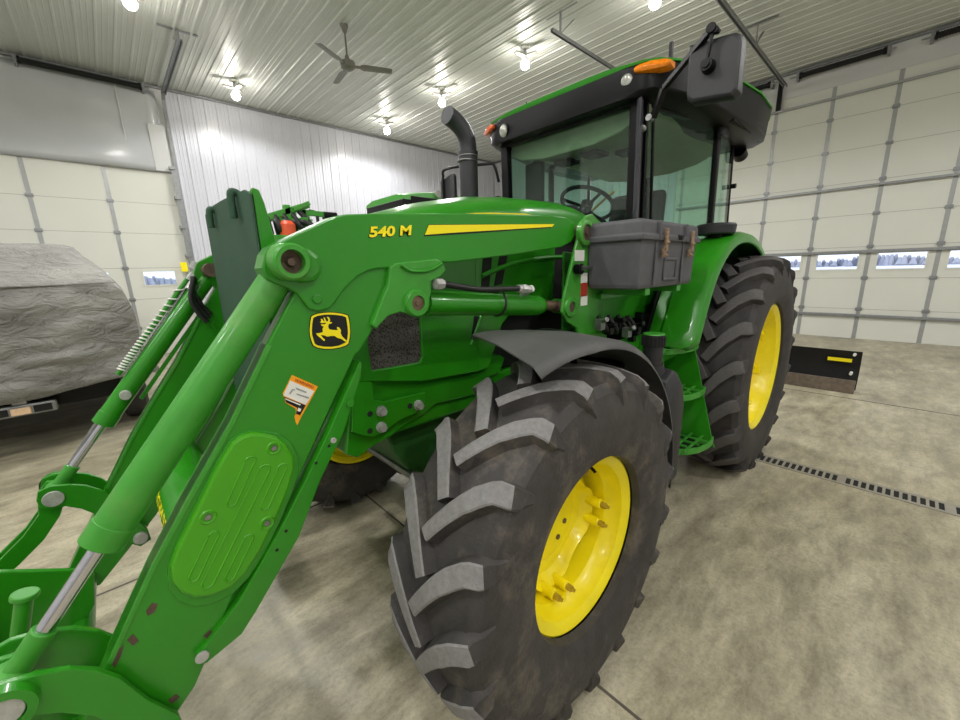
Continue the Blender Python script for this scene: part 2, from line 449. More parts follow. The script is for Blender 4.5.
# grey vinyl flap above the door
bm = B(); nx, nz = 26, 14
vs = [[bm.verts.new((XL+.02+.018*noise.noise(Vector((i*.35, k*.3, 0)))+(.05*math.exp(-((i-22)/3)**2-((k-2)/2.5)**2)), -3.6+5.0*i/nx, DZ-.0+(HC-.1-DZ)*k/nz)) for k in range(nz+1)] for i in range(nx+1)]
for i in range(nx):
    for k in range(nz): bm.faces.new((vs[i][k], vs[i+1][k], vs[i+1][k+1], vs[i][k+1]))
o = obj('vinyl_liner', bm, VINYL, smooth=80)
sm = o.modifiers.new('t', 'SOLIDIFY'); sm.thickness = .006
tag(o, 'grey vinyl sheet hung on the wall above the left overhead door', 'wall liner')
bm = B(); box(bm, XL+.03, XL+.045, .78, .80, 3.9, 5.4); box(bm, XL+.01, XL+.05, 1.18, 1.46, 3.86, 4.75); tag(obj('trim_7', bm, PLAINW), **S)

# torsion springs
def spring(x0, x1, axis, fixed, z, label, r=.052):
    L = x1-x0
    if axis == 'y': f = lambda a: (fixed, a, z)
    else: f = lambda a: (a, fixed, z)
    t = thing('torsion_spring', f((x0+x1)/2), label, 'door spring', None)
    bm = B(); cyl(bm, f(x0), f(x1), r-.008, n=18)
    nn = int(L/.035)
    for i in range(nn): cyl(bm, f(x0+L*i/nn), f(x0+L*(i+.5)/nn), r, n=18)
    obj('coil', bm, BLACKM, t)
    bm = B(); cyl(bm, f(x0-.02), f(x0+.02), r+.01, n=16); cyl(bm, f(x1-.02), f(x1+.02), r+.01, n=16); objs('end_cone', bm, BLACK, t)
    bm = B(); a, c = f(x0-.18), f(x1+.14); cyl(bm, a, c, .013, n=10); obj('shaft', bm, STEEL, t)
    for q in (x0-.05, x1+.05):
        p = Vector(f(q)); bm = B()
        if axis == 'y': box(bm, XL+.02, p.x+.03, p.y-.02, p.y+.02, z-.07, z+.07)
        else: box(bm, p.x-.02, p.x+.02, p.y-.03, YR+.005, z-.07, z+.07)
        obj('bracket', bm, GALV, t)
    return t
spring(-.43, 1.16, 'y', XL+.20, 5.36, 'long black torsion spring above the left overhead door')
spring(-3.25, -2.66, 'x', YR-.15, 5.33, 'black torsion spring above the far door, the short one half hidden behind the cab roof')
spring(-2.12, -.90, 'x', YR-.15, 5.33, 'black torsion spring above the far door, the long middle one')
spring(-.28, .9, 'x', YR-.15, 5.33, 'black torsion spring above the far door, cut off by the right edge')

# overhead tracks
def track(p0, p1, label, hang, w=.05):
    p0, p1 = Vector(p0), Vector(p1); t = thing('door_track', p0, label, 'door track')
    bm = B(); bar(bm, p0, p1, w, .012, up=(0, 0, 1)); u = (p1-p0).normalized().cross(Vector((0, 0, 1)))
    bar(bm, p0+u*w/2+Vector((0, 0, -.02)), p1+u*w/2+Vector((0, 0, -.02)), .012, .05, up=(0, 0, 1)); bar(bm, p0-u*w/2+Vector((0, 0, -.02)), p1-u*w/2+Vector((0, 0, -.02)), .012, .05, up=(0, 0, 1))
    obj('rail', bm, GALV, t)
    bm = B()
    for h in hang:
        q = p0.lerp(p1, h); top = Vector((q.x, q.y, HC-.005))
        bar(bm, q, top, .04, .012)
        bar(bm, q, Vector((q.x, q.y, HC-.01))+(p1-p0).normalized()*.35, .035, .008)
        bar(bm, top-u*.28, top+u*.28, .05, .025)
    objs('hanger', bm, GALV, t)
    return t
q = P(183, 40, Z=5.33); track((q.x, 1.52, 5.33), (XL+.25, 1.52, 5.33), 'galvanised horizontal track of the left overhead door, under the ceiling', (.04,), .07)
bm = B()
pts = [(XL+.25, 1.52, 5.33), (XL+.12, 1.52, 5.24), (XL+.06, 1.52, 5.0), (XL+.05, 1.52, 3.9)]
for a, q in zip(pts, pts[1:]): bar(bm, a, q, .06, .035)
tag(obj('door_track_bend', bm, GALV), 'curved galvanised track piece at the upper corner of the left door', 'door track')
zt = 5.18
a = P(553, 28, Z=zt); track((a.x-.02, a.y, zt), (a.x-.02, YR-.3, zt), 'thin dark door track hung from the ceiling above the cab roof', (.04, .55), .035)
a = P(730, 0, Z=zt); track((-2.33, a.y-1.2, zt), (-2.33, YR-.3, zt), 'wide door track running overhead to the far door, right of the mirror', (.1, .55))
bm = B(); box(bm, -2.50, -2.42, YR-.1, YR-.04, 4.8, 5.32); tag(obj('door_track_drop', bm, BLACK), 'short dark upright post above the far door, between the springs', 'door track')

# ---- lamps
def lamp(x, y, z, label, power=None):
    t = thing('ceiling_lamp', (x, y, HC), label, 'ceiling light', 'bare led lamps under the ceiling')
    obj('canopy', cyl(B(), (x, y, HC-.02), (x, y, HC-.05), .075, n=20), WHITE, t, smooth=40)
    obj('stem', cyl(B(), (x, y, HC-.05), (x, y, z+.11), .022, n=12), GALV, t)
    bm = B()
    for k in range(3):
        an = R(20+120*k); d = Vector((math.cos(an), math.sin(an), .12)).normalized(); s_ = Vector((-math.sin(an), math.cos(an), 0))
        obox(bm, Vector((x, y, z+.13))+d*.12, d, s_, d.cross(s_), .10, .045, .008)
    obj('heat_sink_wing', bm, FANM, t)
    obj('socket', cyl(B(), (x, y, z+.12), (x, y, z+.05), .03, .045, n=16), WHITE, t, smooth=40)
    bm = B(); bmesh.ops.create_icosphere(bm, subdivisions=3, radius=.078); bmesh.ops.translate(bm, verts=bm.verts, vec=(x, y, z)); obj('bulb', bm, BULB, t, smooth=60)
    l = bpy.data.lights.new('lamp_light', 'SPOT'); l.energy = power or LP; l.spot_size = R(168); l.spot_blend = .35; l.shadow_soft_size = .10; l.color = (1, .985, .965)
    lo = bpy.data.objects.new('lamp_light', l); C.objects.link(lo); lo.location = (x, y, z-.075); lo.parent = t; lo.matrix_parent_inverse = world_inv(t)
    return t
LP = 235
zl = 5.2
for (u, v), lb in (((130, 3), 'glowing ceiling lamp at the top left, above the vinyl sheet'), ((236, 96), 'glowing ceiling lamp nearest the corrugated wall, right of the door track'),
                   ((387, 131), 'small glowing ceiling lamp below and right of the fan'), ((442, 103), 'glowing ceiling lamp beside the exhaust pipe tip'),
                   ((525, 65), 'glowing ceiling lamp above the cab roof, left end'), ((655, 3), 'glowing ceiling lamp at the top edge above the cab roof')):
    q = P(u, v, Z=zl); lamp(q.x, q.y, zl, lb, 140 if u == 236 else None)
for x, y in ((1.6, 6.3), (-5.3, 1.0), (-3.0, -.6), (-.6, -1.8), (1.9, 1.2), (-7.5, -4), (-3, -4.5), (1.6, -4.2), (3.9, 6.3), (3.6, -1)):
    lamp(x, y, zl, 'ceiling lamp of the same row plan as the others, out above the photographer')

# ---- ceiling fan
fx, fy, fz = -6.75, 3.49, 4.93
t = thing('ceiling_fan', (fx, fy, HC), 'three blade ceiling fan hanging on a long rod from the ribbed ceiling', 'ceiling fan')
bm = B(); cyl(bm, (fx, fy, HC), (fx, fy, HC-.10), .07, .03, n=20); obj('canopy', bm, FANM, t, smooth=40)
bm = B(); cyl(bm, (fx, fy, HC-.08), (fx, fy, fz+.08), .014, n=10); obj('rod', bm, FANM, t)
bm = B(); cyl(bm, (fx, fy, fz+.16), (fx, fy, fz+.05), .02, .06, n=20); obj('collar', bm, FANM, t, smooth=40)
bm = B(); cyl(bm, (fx, fy, fz+.05), (fx, fy, fz-.03), .12, .11, n=24); cyl(bm, (fx, fy, fz-.03), (fx, fy, fz-.06), .11, .06, n=24); obj('motor', bm, FANM, t, smooth=40)
for tip in (P(320, 45, Z=fz), P(396, 72, Z=fz), P(335, 85, Z=fz)):
    d = Vector((tip.x-fx, tip.y-fy, 0)).normalized(); s_ = d.cross(Vector((0, 0, 1)))
    bm = B(); c0 = Vector((fx, fy, fz)); s2 = (s_+Vector((0, 0, .22))).normalized(); n2 = d.cross(s2)
    obox(bm, c0+d*.16, d, s2, n2, .07, .03, .006)
    rings = []
    for r_, w in ((.20, .05), (.26, .07), (.45, .068), (.68, .06), (.71, .05)):
        rings.append([c0+d*r_+s2*w+n2*.004, c0+d*r_+n2*.010, c0+d*r_-s2*w+n2*.004, c0+d*r_-s2*w-n2*.004, c0+d*r_+n2*.003, c0+d*r_+s2*w-n2*.004])
    sweep_section(bm, rings)
    obj('blade', bm, FANM, t, bevel=.002)

# ---- trench drain
t = thing('drain_grate', (.2, 3.82, 0), 'long slotted metal drain grate let into the concrete beside the rear tyre', 'floor drain')
bm = B(); box(bm, -6, XN, 3.745, 3.895, 0.0005, .002); obj('drain_channel', bm, BLACKM, t)
bm = B(); box(bm, -6, XN, 3.735, 3.765, .001, .005); box(bm, -6, XN, 3.875, 3.905, .001, .005)
x = -6
i = 0
while x < XN-.03:
    w = .05 if i % 12 == 11 else .016
    box(bm, x, x+w, 3.765, 3.875, .001, .005); x += w+.026; i += 1
obj('grate', bm, simple('grate_steel', srgb(150, 146, 134), .6, var=.1), t)

# ---- yellow tag beside the left door
a = P(184, 266, X=XL+.13)
bm = B(); box(bm, XL+.12, XL+.125, a.y-.06, a.y+.06, a.z-.12, a.z+.08); o = obj('warning_tag', bm, YDECAL); tag(o, 'small yellow tag fixed to the track of the left door, right of its window', 'tag')

# ---- outside seen through the door windows
bm = B(); box(bm, -60, 60, YR+.5, 160, -.5, -.3); box(bm, -140, XL-.5, -60, 60, -.5, -.3)
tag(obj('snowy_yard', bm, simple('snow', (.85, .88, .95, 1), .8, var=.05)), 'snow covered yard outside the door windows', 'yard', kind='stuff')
bm = B()
for i in range(150):
    x = -60+i*.8; h = 1.3+.8*random.random()+.6*math.sin(i*.21); cyl(bm, (x, 150+random.random()*6, -.3), (x, 152, h), .9, .3, n=7)
    y = -40+i*.5; cyl(bm, (-136-random.random()*3, y, -.3), (-136, y, h), .9, .3, n=7)
tag(obj('tree_line', bm, simple('hazed_trees', srgb(168, 170, 184), .9)), 'distant row of bare trees seen through the door windows', 'trees', kind='stuff')  # distance haze is put into the pale tree colour

# ---- sky
w = bpy.data.worlds.new('World'); bpy.context.scene.world = w; w.use_nodes = True
bg = w.node_tree.nodes['Background']; bg.inputs[0].default_value = (.86, .92, 1, 1); bg.inputs[1].default_value = 1.7

# ================================================================== covered vehicle on the left
VX0, VY0, VY1 = -5.55, -1.9, .14        # rear plane and sides
t = thing('parked_vehicle', (-8, -.9, 0), 'vehicle parked under the grey fabric cover, only a tyre and its hitch showing', 'vehicle')
def wheel_simple(x, y, parent, r=.37, w=.24):
    prof = [(-w/2, .22), (-w/2, r-.06), (-w/2+.03, r-.01), (-w/2+.05, r), (w/2-.05, r), (w/2-.03, r-.01), (w/2, r-.06), (w/2, .22)]
    bm = B(); n = 40; rings = []
    for i in range(n):
        a_ = 2*PI*i/n; rings.append([bm.verts.new((x+(rr+(.008 if i % 2 and rr > r-.02 else 0))*math.cos(a_), y+yy, r+(rr+(.008 if i % 2 and rr > r-.02 else 0))*math.sin(a_))) for yy, rr in prof])
    for i in range(n):
        a_, c_ = rings[i], rings[(i+1) % n]
        for k in range(len(prof)-1): bm.faces.new((a_[k], a_[k+1], c_[k+1], c_[k]))
    o = obj('tire', bm, RUBBER2, parent, smooth=30)
    bm = B(); cyl(bm, (x, y-w/2+.02, r), (x, y+w/2-.02, r), .225, n=30); obj('wheel_rim', bm, GALV, parent, smooth=40)
for x in (-6.35, -9.4):
    for y in (.02, -1.75): wheel_simple(x, y, t)
bm = B(); box(bm, -10.2, VX0-.12, -1.7, -.06, .42, .66); box(bm, -10.3, VX0-.06, -1.82, .05, .66, 1.3); box(bm, -9.0, -6.6, -1.35, -.40, 1.3, 1.84)
obj('body', bm, BLACK, t, bevel=.03)
hx = VX0+.02; q = P(22, 410, X=hx)
bm = B(); box(bm, hx-.35, hx+.03, q.y-.05, q.y+.05, q.z+.03, q.z+.13); obj('hitch_receiver', bm, STEEL, t, bevel=.008)
bm = B(); box(bm, hx-.02, hx+.05, q.y-.235, q.y+.235, q.z-.05, q.z+.06); hs = obj('hitch_step', bm, GALV, t, bevel=.02)
bm = B(); box(bm, hx+.046, hx+.056, q.y-.2, q.y-.08, q.z-.03, q.z+.035); box(bm, hx+.046, hx+.056, q.y+.08, q.y+.2, q.z-.03, q.z+.035); objs('recess', bm, BLACKM, hs)
bm = B(); box(bm, hx+.048, hx+.066, q.y-.065, q.y+.065, q.z-.035, q.z+.035); obj('hitch_light', bm, HITCHL, hs, bevel=.012)
# cover: rings along -X, draped
def cover():
    bm = B(); cols = []
    nx = 70; prof_n = 84
    for i in range(nx+1):
        s = i/nx; x = VX0-s*4.9
        # top height along the vehicle: tailgate, rear window slope, roof, windscreen, bonnet
        kp = [(0, 1.60), (.012, 1.66), (.10, 1.92), (.16, 2.03), (.55, 2.02), (.70, 1.60), (.95, 1.30), (1, 1.05)]
        for (s0, h0), (s1, h1) in zip(kp, kp[1:]):
            if s0 <= s <= s1: top = h0+(h1-h0)*((s-s0)/(s1-s0)); break
        hem = .645-.26*min(1, s/.25)+.02*math.sin(i*.5)
        wB = 1.03 if s < .5 else .98
        ins = .30*min(1, s/.10)*(1 if s < .66 else max(0, 1-(s-.66)/.1))
        cy_ = (VY0+VY1)/2+.0
        row = []
        for k in range(prof_n+1):
            f = k/prof_n
            # path: hem left -> belt left -> roof left -> roof right -> belt right -> hem right
            keys = [(0, -wB-.10, hem), (.26, -wB-.03, 1.05), (.36, -wB+.02, min(1.55, top-.03)), (.43, -wB+.06+ins, top-.02), (.46, -wB+.14+ins, top),
                    (.54, wB-.14-ins, top), (.57, wB-.06-ins, top-.02), (.64, wB-.02, min(1.55, top-.03)), (.74, wB+.03, 1.05), (1, wB+.10, hem)]
            for (f0, y0, z0), (f1, y1, z1) in zip(keys, keys[1:]):
                if f0 <= f <= f1:
                    tt = (f-f0)/(f1-f0); y = y0+(y1-y0)*tt; z = z0+(z1-z0)*tt; break
            nv = noise.noise(Vector((x*1.7, y*2.2, z*2.5)))*.05+noise.noise(Vector((x*5, y*5, z*6)))*.018
            lo = max(0, (1.2-z))*.07
            row.append(Vector((x+noise.noise(Vector((y*2, z*3, 5)))*.02, cy_+y*(1+lo*noise.noise(Vector((x*2.2, z, 3))))+nv*(1 if y > 0 else -1), z+nv*.5)))
        cols.append(row)
    # rear sheet: from hem at the back up to the tailgate fold
    nr = 60
    rear = []
    base = cols[0]
    for j in range(nr+1):
        g = j/nr                      # 0 hem, 1 top
        row = []
        for k in range(prof_n+1):
            f = k/prof_n; p = base[k]
            # squeeze the outline of the first ring inward to close the rear face
            cy_ = (VY0+VY1)/2; sgn = (p.y-cy_)
            row.append(p)
        rear.append(row)
    vs = [[bm.verts.new(p) for p in r] for r in cols]
    for a_, c_ in zip(vs, vs[1:]):
        for k in range(prof_n): bm.faces.new((a_[k], a_[k+1], c_[k+1], c_[k]))
    # rear face: grid joining mirrored halves of the first ring
    half = prof_n//2; first = vs[0]; m_ = 40
    grid = []
    for k in range(half+1):
        a_, c_ = first[k], first[prof_n-k]
        row = [a_]
        for j in range(1, m_):
            f = j/m_; p = a_.co.lerp(c_.co, f)
            edge = min(1, 4*min(f, 1-f)); vert = min(1, (1.62-p.z)*6) if p.z < 1.62 else 0
            n_ = noise.noise(Vector((p.y*2.1, p.z*4.2, 1)))*.05+noise.noise(Vector((p.y*5+p.z*2.6, p.z*9, 7)))*.035+abs(noise.noise(Vector((p.y*2.2-p.z*4, p.z*6, 2))))*.05
            hemdz = 0
            if k == 0: hemdz = -.02+.03*math.sin(f*9)-.04*math.sin(PI*f)
            q_ = Vector((p.x+edge*max(0, vert)*(.05+n_)+max(0, 1.5-p.z)*.05*edge, p.y, p.z+hemdz))
            row.append(bm.verts.new(q_))
        row.append(c_); grid.append(row)
    for k in range(half):
        for j in range(m_):
            vv = [grid[k][j], grid[k][j+1], grid[k+1][j+1], grid[k+1][j]]
            vv2 = []
            for v_ in vv:
                if v_ not in vv2: vv2.append(v_)
            if len(vv2) >= 3:
                try: bm.faces.new(vv2)
                except ValueError: pass
    return bm
o = obj('vehicle_cover', cover(), FABRIC, smooth=75)
sm = o.modifiers.new('t', 'SOLIDIFY'); sm.thickness = .004
tag(o, 'wrinkled grey fabric cover draped over the vehicle parked at the left door', 'vehicle cover')
bm = B(); pts = []
for k in range(13):
    f = k/12; pts.append((VX0+.016, VY0+.03+(VY1-VY0-.10)*f, 1.612-.012*math.sin(PI*f)))
tube(bm, pts, .009, n=6)
e_ = obj('seam_piping', bm, FABRIC, o)

# ================================================================== scraper blade behind the tractor
q0, q1 = P(785, 386, Z=0), P(855, 392, Z=0)
yb = 6.52
t = thing('scraper_blade', (-1.2, yb+.1, 0), 'black steel scraper blade with a yellow sticker standing on the floor behind the rear tyre', 'scraper blade')
xr = P(855, 392, Y=yb).x; ztop = P(858, 352, Y=yb+.02).z
bm = B(); rings = []
for x in (-2.4, xr):
    pr = []
    for k in range(9):
        f = k/8; zz = .05+(ztop-.05)*f; yy = yb+.10*math.sin(PI*f*.9)
        pr.append((x, yy, zz))
    pr += [(x, y+.02, z) for _, y, z in reversed(pr)]
    rings.append(pr)
sweep_section(bm, rings); bl = obj('moldboard', bm, BLACKM, t, smooth=40)
bm = B(); box(bm, -2.4, xr-.01, yb-.012, yb+.01, .0, .17); obj('cutting_edge', bm, simple('worn_edge_steel', srgb(120, 108, 96), .6, metal=.2, var=.25, vscale=20), t, bevel=.003)
a = P(828, 357, Y=yb+.03); c = P(852, 361, Y=yb+.03)
bm = B(); box(bm, a.x, c.x, yb+.012, yb+.03, a.z-.035, a.z+.005); obj('sticker', bm, YDECAL, bl)
bm = B()
for u, v in ((853, 374), (857, 355)):
    p = P(u, v, Y=yb); cyl(bm, (p.x-.02, p.y-.025, p.z), (p.x-.02, p.y+.08, p.z), .016, n=10)
objs('bolt', bm, WHITE, t)
bm = B(); box(bm, -1.9, -1.8, yb+.05, yb+.9, .2, .3); box(bm, -2.2, -1.4, yb+.85, yb+.95, .0, .3); obj('hitch_frame', bm, BLACK, t, bevel=.01)

# ================================================================== machines parked beyond the tractor
G2 = GREENW
def pimp(u, v, X=-5.0): q = P(u, v, X=X); return (q.x, q.y, q.z)
t = thing('field_sprayer', (-5, 1.9, 0), 'green folded implement frame with hoses and an orange cap, parked beyond the loader', 'farm implement')
bm = B()
bar(bm, pimp(262, 219), pimp(308, 205), .07, .07); bar(bm, pimp(292, 210), pimp(308, 203.5), .12, .05); bar(bm, (-5.3,)+pimp(262, 222)[1:], (-5.3,)+pimp(308, 205)[1:], .06, .06)
bar(bm, pimp(273, 221), pimp(296, 216), .05, .05); bar(bm, pimp(300, 212), pimp(336, 216), .05, .06)
obj('folded_boom', bm, G2, t, bevel=.006)
bm = B()
for (u, v), w in (((286, 205), .07), ((293, 209), .05), ((303, 209), .05), ((307, 212), .04)):
    p = pimp(u, v); box(bm, p[0]-w/2, p[0]+w/2, p[1]-w/2, p[1]+w/2, 0.0, p[2])
box(bm, -5.2, -4.9, pimp(299, 220)[1], pimp(305, 220)[1], 1.7, pimp(300, 218)[2])
box(bm, -5.05, -4.95, pimp(284, 218)[1], pimp(311, 218)[1], pimp(300, 221)[2], pimp(300, 219)[2])
box(bm, -5.3, -4.7, pimp(262, 230)[1], pimp(320, 238)[1], 1.2, pimp(270, 237)[2])
for y in (1.5, 2.3): box(bm, -5.5, -4.5, y-.06, y+.06, 0, .12)
obj('frame', bm, G2, t, bevel=.006)
for k in range(5):
    bm = B(); a = pimp(266+k*8, 215-k*1.2); c = pimp(271+k*8.5, 236)
    tube(bm, [a, (a[0]+.1, a[1]+.1*k*.3, a[2]-.2), (c[0]+.1, c[1]-.05, c[2]+.15), c], .03, n=8, smooth_n=5); obj('hose', bm, HOSE, t, smooth=60)
bm = B(); tube(bm, [pimp(309, 211), pimp(316, 213), pimp(318, 222)], .02, n=8, smooth_n=5); obj('hose', bm, HOSE, t, smooth=60)
bm = B(); p = pimp(333, 216.5); cyl(bm, (p[0], p[1]-.12, p[2]), (p[0], p[1]+.04, p[2]), .05, n=12); obj('knob', bm, BLACK, t)
p = pimp(285, 231); bm = B(); spin(bm, [(-.1, 0), (-.1, .05), (-.06, .085), (.06, .085), (.1, .05), (.1, 0)], 0, 0, 0, n=20)
bmesh.ops.rotate(bm, verts=bm.verts, cent=(0, 0, 0), matrix=Matrix.Rotation(PI/2, 3, 'Y')); bmesh.ops.translate(bm, verts=bm.verts, vec=(p[0]+.1, p[1], p[2])); obj('orange_cap', bm, ORCAP, t, smooth=40)

t = thing('utility_vehicle', (-5.4, 3.9, 0), 'green roofed machine parked beyond the hood, only its roof edge showing', 'utility vehicle')
def pr_(u, v, X=-5.0): q = P(u, v, X=X); return (q.x, q.y, q.z)
y0, y1 = P(404, 196, X=-5).y, P(470, 190, X=-5).y
z0 = P(405, 199, X=-5).z
bm = B(); rings = []
for k in range(9):
    f = k/8; y = y0+(y1-y0+.4)*f; h = z0+.02+.14*math.sin(PI*min(1, f*.9+.08))**.7
    rings.append([(-4.98, y, z0), (-5.0, y, h-.02), (-5.2, y, h+.02), (-5.9, y, h+.02), (-6.1, y, h-.02), (-6.12, y, z0)])
sweep_section(bm, rings); rf = obj('roof', bm, GREENW, t, smooth=40)
bm = B(); box(bm, -6.05, -4.99, y0-.03, y1+.35, z0-.14, z0+.004); box(bm, -4.99, -4.975, y0+.1, y1, z0-.1, z0+.05); obj('roof_fascia', bm, BLACK, t, bevel=.02)
p = pr_(437, 191); bm = B(); cyl(bm, (p[0]-.02, p[1], p[2]-.05), (p[0]+.04, p[1], p[2]-.05), .05, n=16); obj('work_light', bm, LENS, t, smooth=40)
for x in (-5.05, -6.0):
    for y in (y0+.15, y1+.2): obj('post', box(B(), x-.03, x+.03, y-.03, y+.03, .7, z0), BLACK, t)
obj('body', box(B(), -6.0, -5.0, y0, y1+.4, .45, 1.1), GREENW, t, bevel=.04)
def whl(x, y):
    obj('tire', spin(B(), [(-.12, .15), (-.12, .32), (-.06, .36), (.06, .36), (.12, .32), (.12, .15)], x, y, .36, n=28, closed_prof=True), RUBBER2, t, smooth=40)
for x in (-5.1, -5.9):
    for y in (y0+.3, y1+.1): whl(x, y)

# ================================================================== the tractor
X0 = -1.74
AY, AZ = 1.12, .645          # front axle
BY, BZ = 3.73, .805          # rear axle
T = thing('tractor', (X0, 2.4, 0), 'green and yellow farm tractor with a front loader, standing in the middle of the shop', 'tractor')

# ---------------------------------------------------------------- tyres
def tyre(name, cx, cy, cz, Rr, W, rb, nl, lug_h, mats, parent, side, ph=0):
    """Rr carcass radius on the crown, W half width, rb bead radius"""
    h = Rr-rb
    half = [(W*.72, rb), (W*.86, rb+.03*h), (W*.97, rb+.22*h), (W*1.0, rb+.45*h), (W*.985, rb+.68*h), (W*.93, rb+.86*h), (W*.80, rb+.955*h), (W*.5, rb+.99*h), (0, Rr)]
    prof = half + [(-x, r) for x, r in reversed(half[:-1])]
    bm = B(); spin(bm, prof, cx, cy, cz, n=96)
    # lug path along the profile: arc length from the crown centre outwards
    pp = [(0, Rr), (W*.3, Rr*.998), (W*.5, rb+.99*h), (W*.80, rb+.955*h), (W*.93, rb+.86*h), (W*.985, rb+.68*h), (W*1.0, rb+.5*h)]
    L = [0]
    for a, c in zip(pp, pp[1:]): L.append(L[-1]+math.hypot(c[0]-a[0], c[1]-a[1]))
    def surf(s, sg):
        if s < 0: return (s*sg, Rr, 0, 1)
        for i in range(len(pp)-1):
            if s <= L[i+1] or i == len(pp)-2:
                f = (s-L[i])/(L[i+1]-L[i]); x = pp[i][0]+(pp[i+1][0]-pp[i][0])*f; r = pp[i][1]+(pp[i+1][1]-pp[i][1])*f
                dx, dr = pp[i+1][0]-pp[i][0], pp[i+1][1]-pp[i][1]; q = math.hypot(dx, dr); return (x*sg, r, -dr/q*sg, dx/q)
    def S3(s, th, hh, sg):
        x, r, nx, nr = surf(s, sg); 
        # soften the normal so lug tops stay broad
        nr = max(nr, .15); q = math.hypot(nx, nr); nx, nr = nx/q, nr/q
        r2 = r+nr*hh; return Vector((cx+x+nx*hh, cy-r2*math.cos(th), cz+r2*math.sin(th)))
    pitch = 2*PI/nl; s_sh = L[3]; s_end = L[4]+(L[5]-L[4])*.9
    for sg in (1, -1):
        for k in range(nl):
            th0 = ph+k*pitch+(pitch/2 if sg == -1 else 0)
            # (s, angle offset, height, half width along the tread)
            keys = []
            M = 11
            for i in range(M):
                f = i/(M-1); s = -.012+(s_sh+.012)*f
                off = -(pitch*.90)*(1-f)**1.35
                keys.append((s, off, lug_h*(1-.04*f), .021+.009*f))
            keys.append((L[3]+(L[4]-L[3])*.4, .006, lug_h*.84, .031)); keys.append((L[3]+(L[4]-L[3])*.8, .016, lug_h*.50, .030)); keys.append((L[4]+.2*(L[5]-L[4]), .030, lug_h*.26, .023)); keys.append((s_end, .055, .003, .016))
            rings = []
            for i, (s, off, hh, hw) in enumerate(keys):
                a = keys[max(i-1, 0)]; c = keys[min(i+1, len(keys)-1)]
                ds, dt = c[0]-a[0], (c[1]-a[1])*Rr; q = math.hypot(ds, dt); ps, pt = -dt/q, ds/q     # perpendicular in the (s, arc) plane
                hw *= Rr/.62
                base = hw+.014
                if i == 0: pass
                rings.append([S3(s+ps*base, th0+off+pt*base/Rr, -.012, sg), S3(s+ps*hw, th0+off+pt*hw/Rr, hh-.004, sg), S3(s+ps*(hw-.005), th0+off+pt*(hw-.005)/Rr, hh, sg),
                              S3(s-ps*(hw-.005), th0+off-pt*(hw-.005)/Rr, hh, sg), S3(s-ps*hw, th0+off-pt*hw/Rr, hh-.004, sg), S3(s-ps*base, th0+off-pt*base/Rr, -.012, sg)])
            vs = [[bm.verts.new(p) for p in r] for r in rings]
            for a, c in zip(vs, vs[1:]):
                for j in range(5):
                    f_ = bm.faces.new((a[j], a[j+1], c[j+1], c[j])); f_.material_index = 1 if j in (1, 2, 3) and a not in vs[-4:-1] else 0
            bm.faces.new(vs[0]); bm.faces.new(vs[-1][::-1])
    return obj(name, bm, mats, parent, smooth=28)

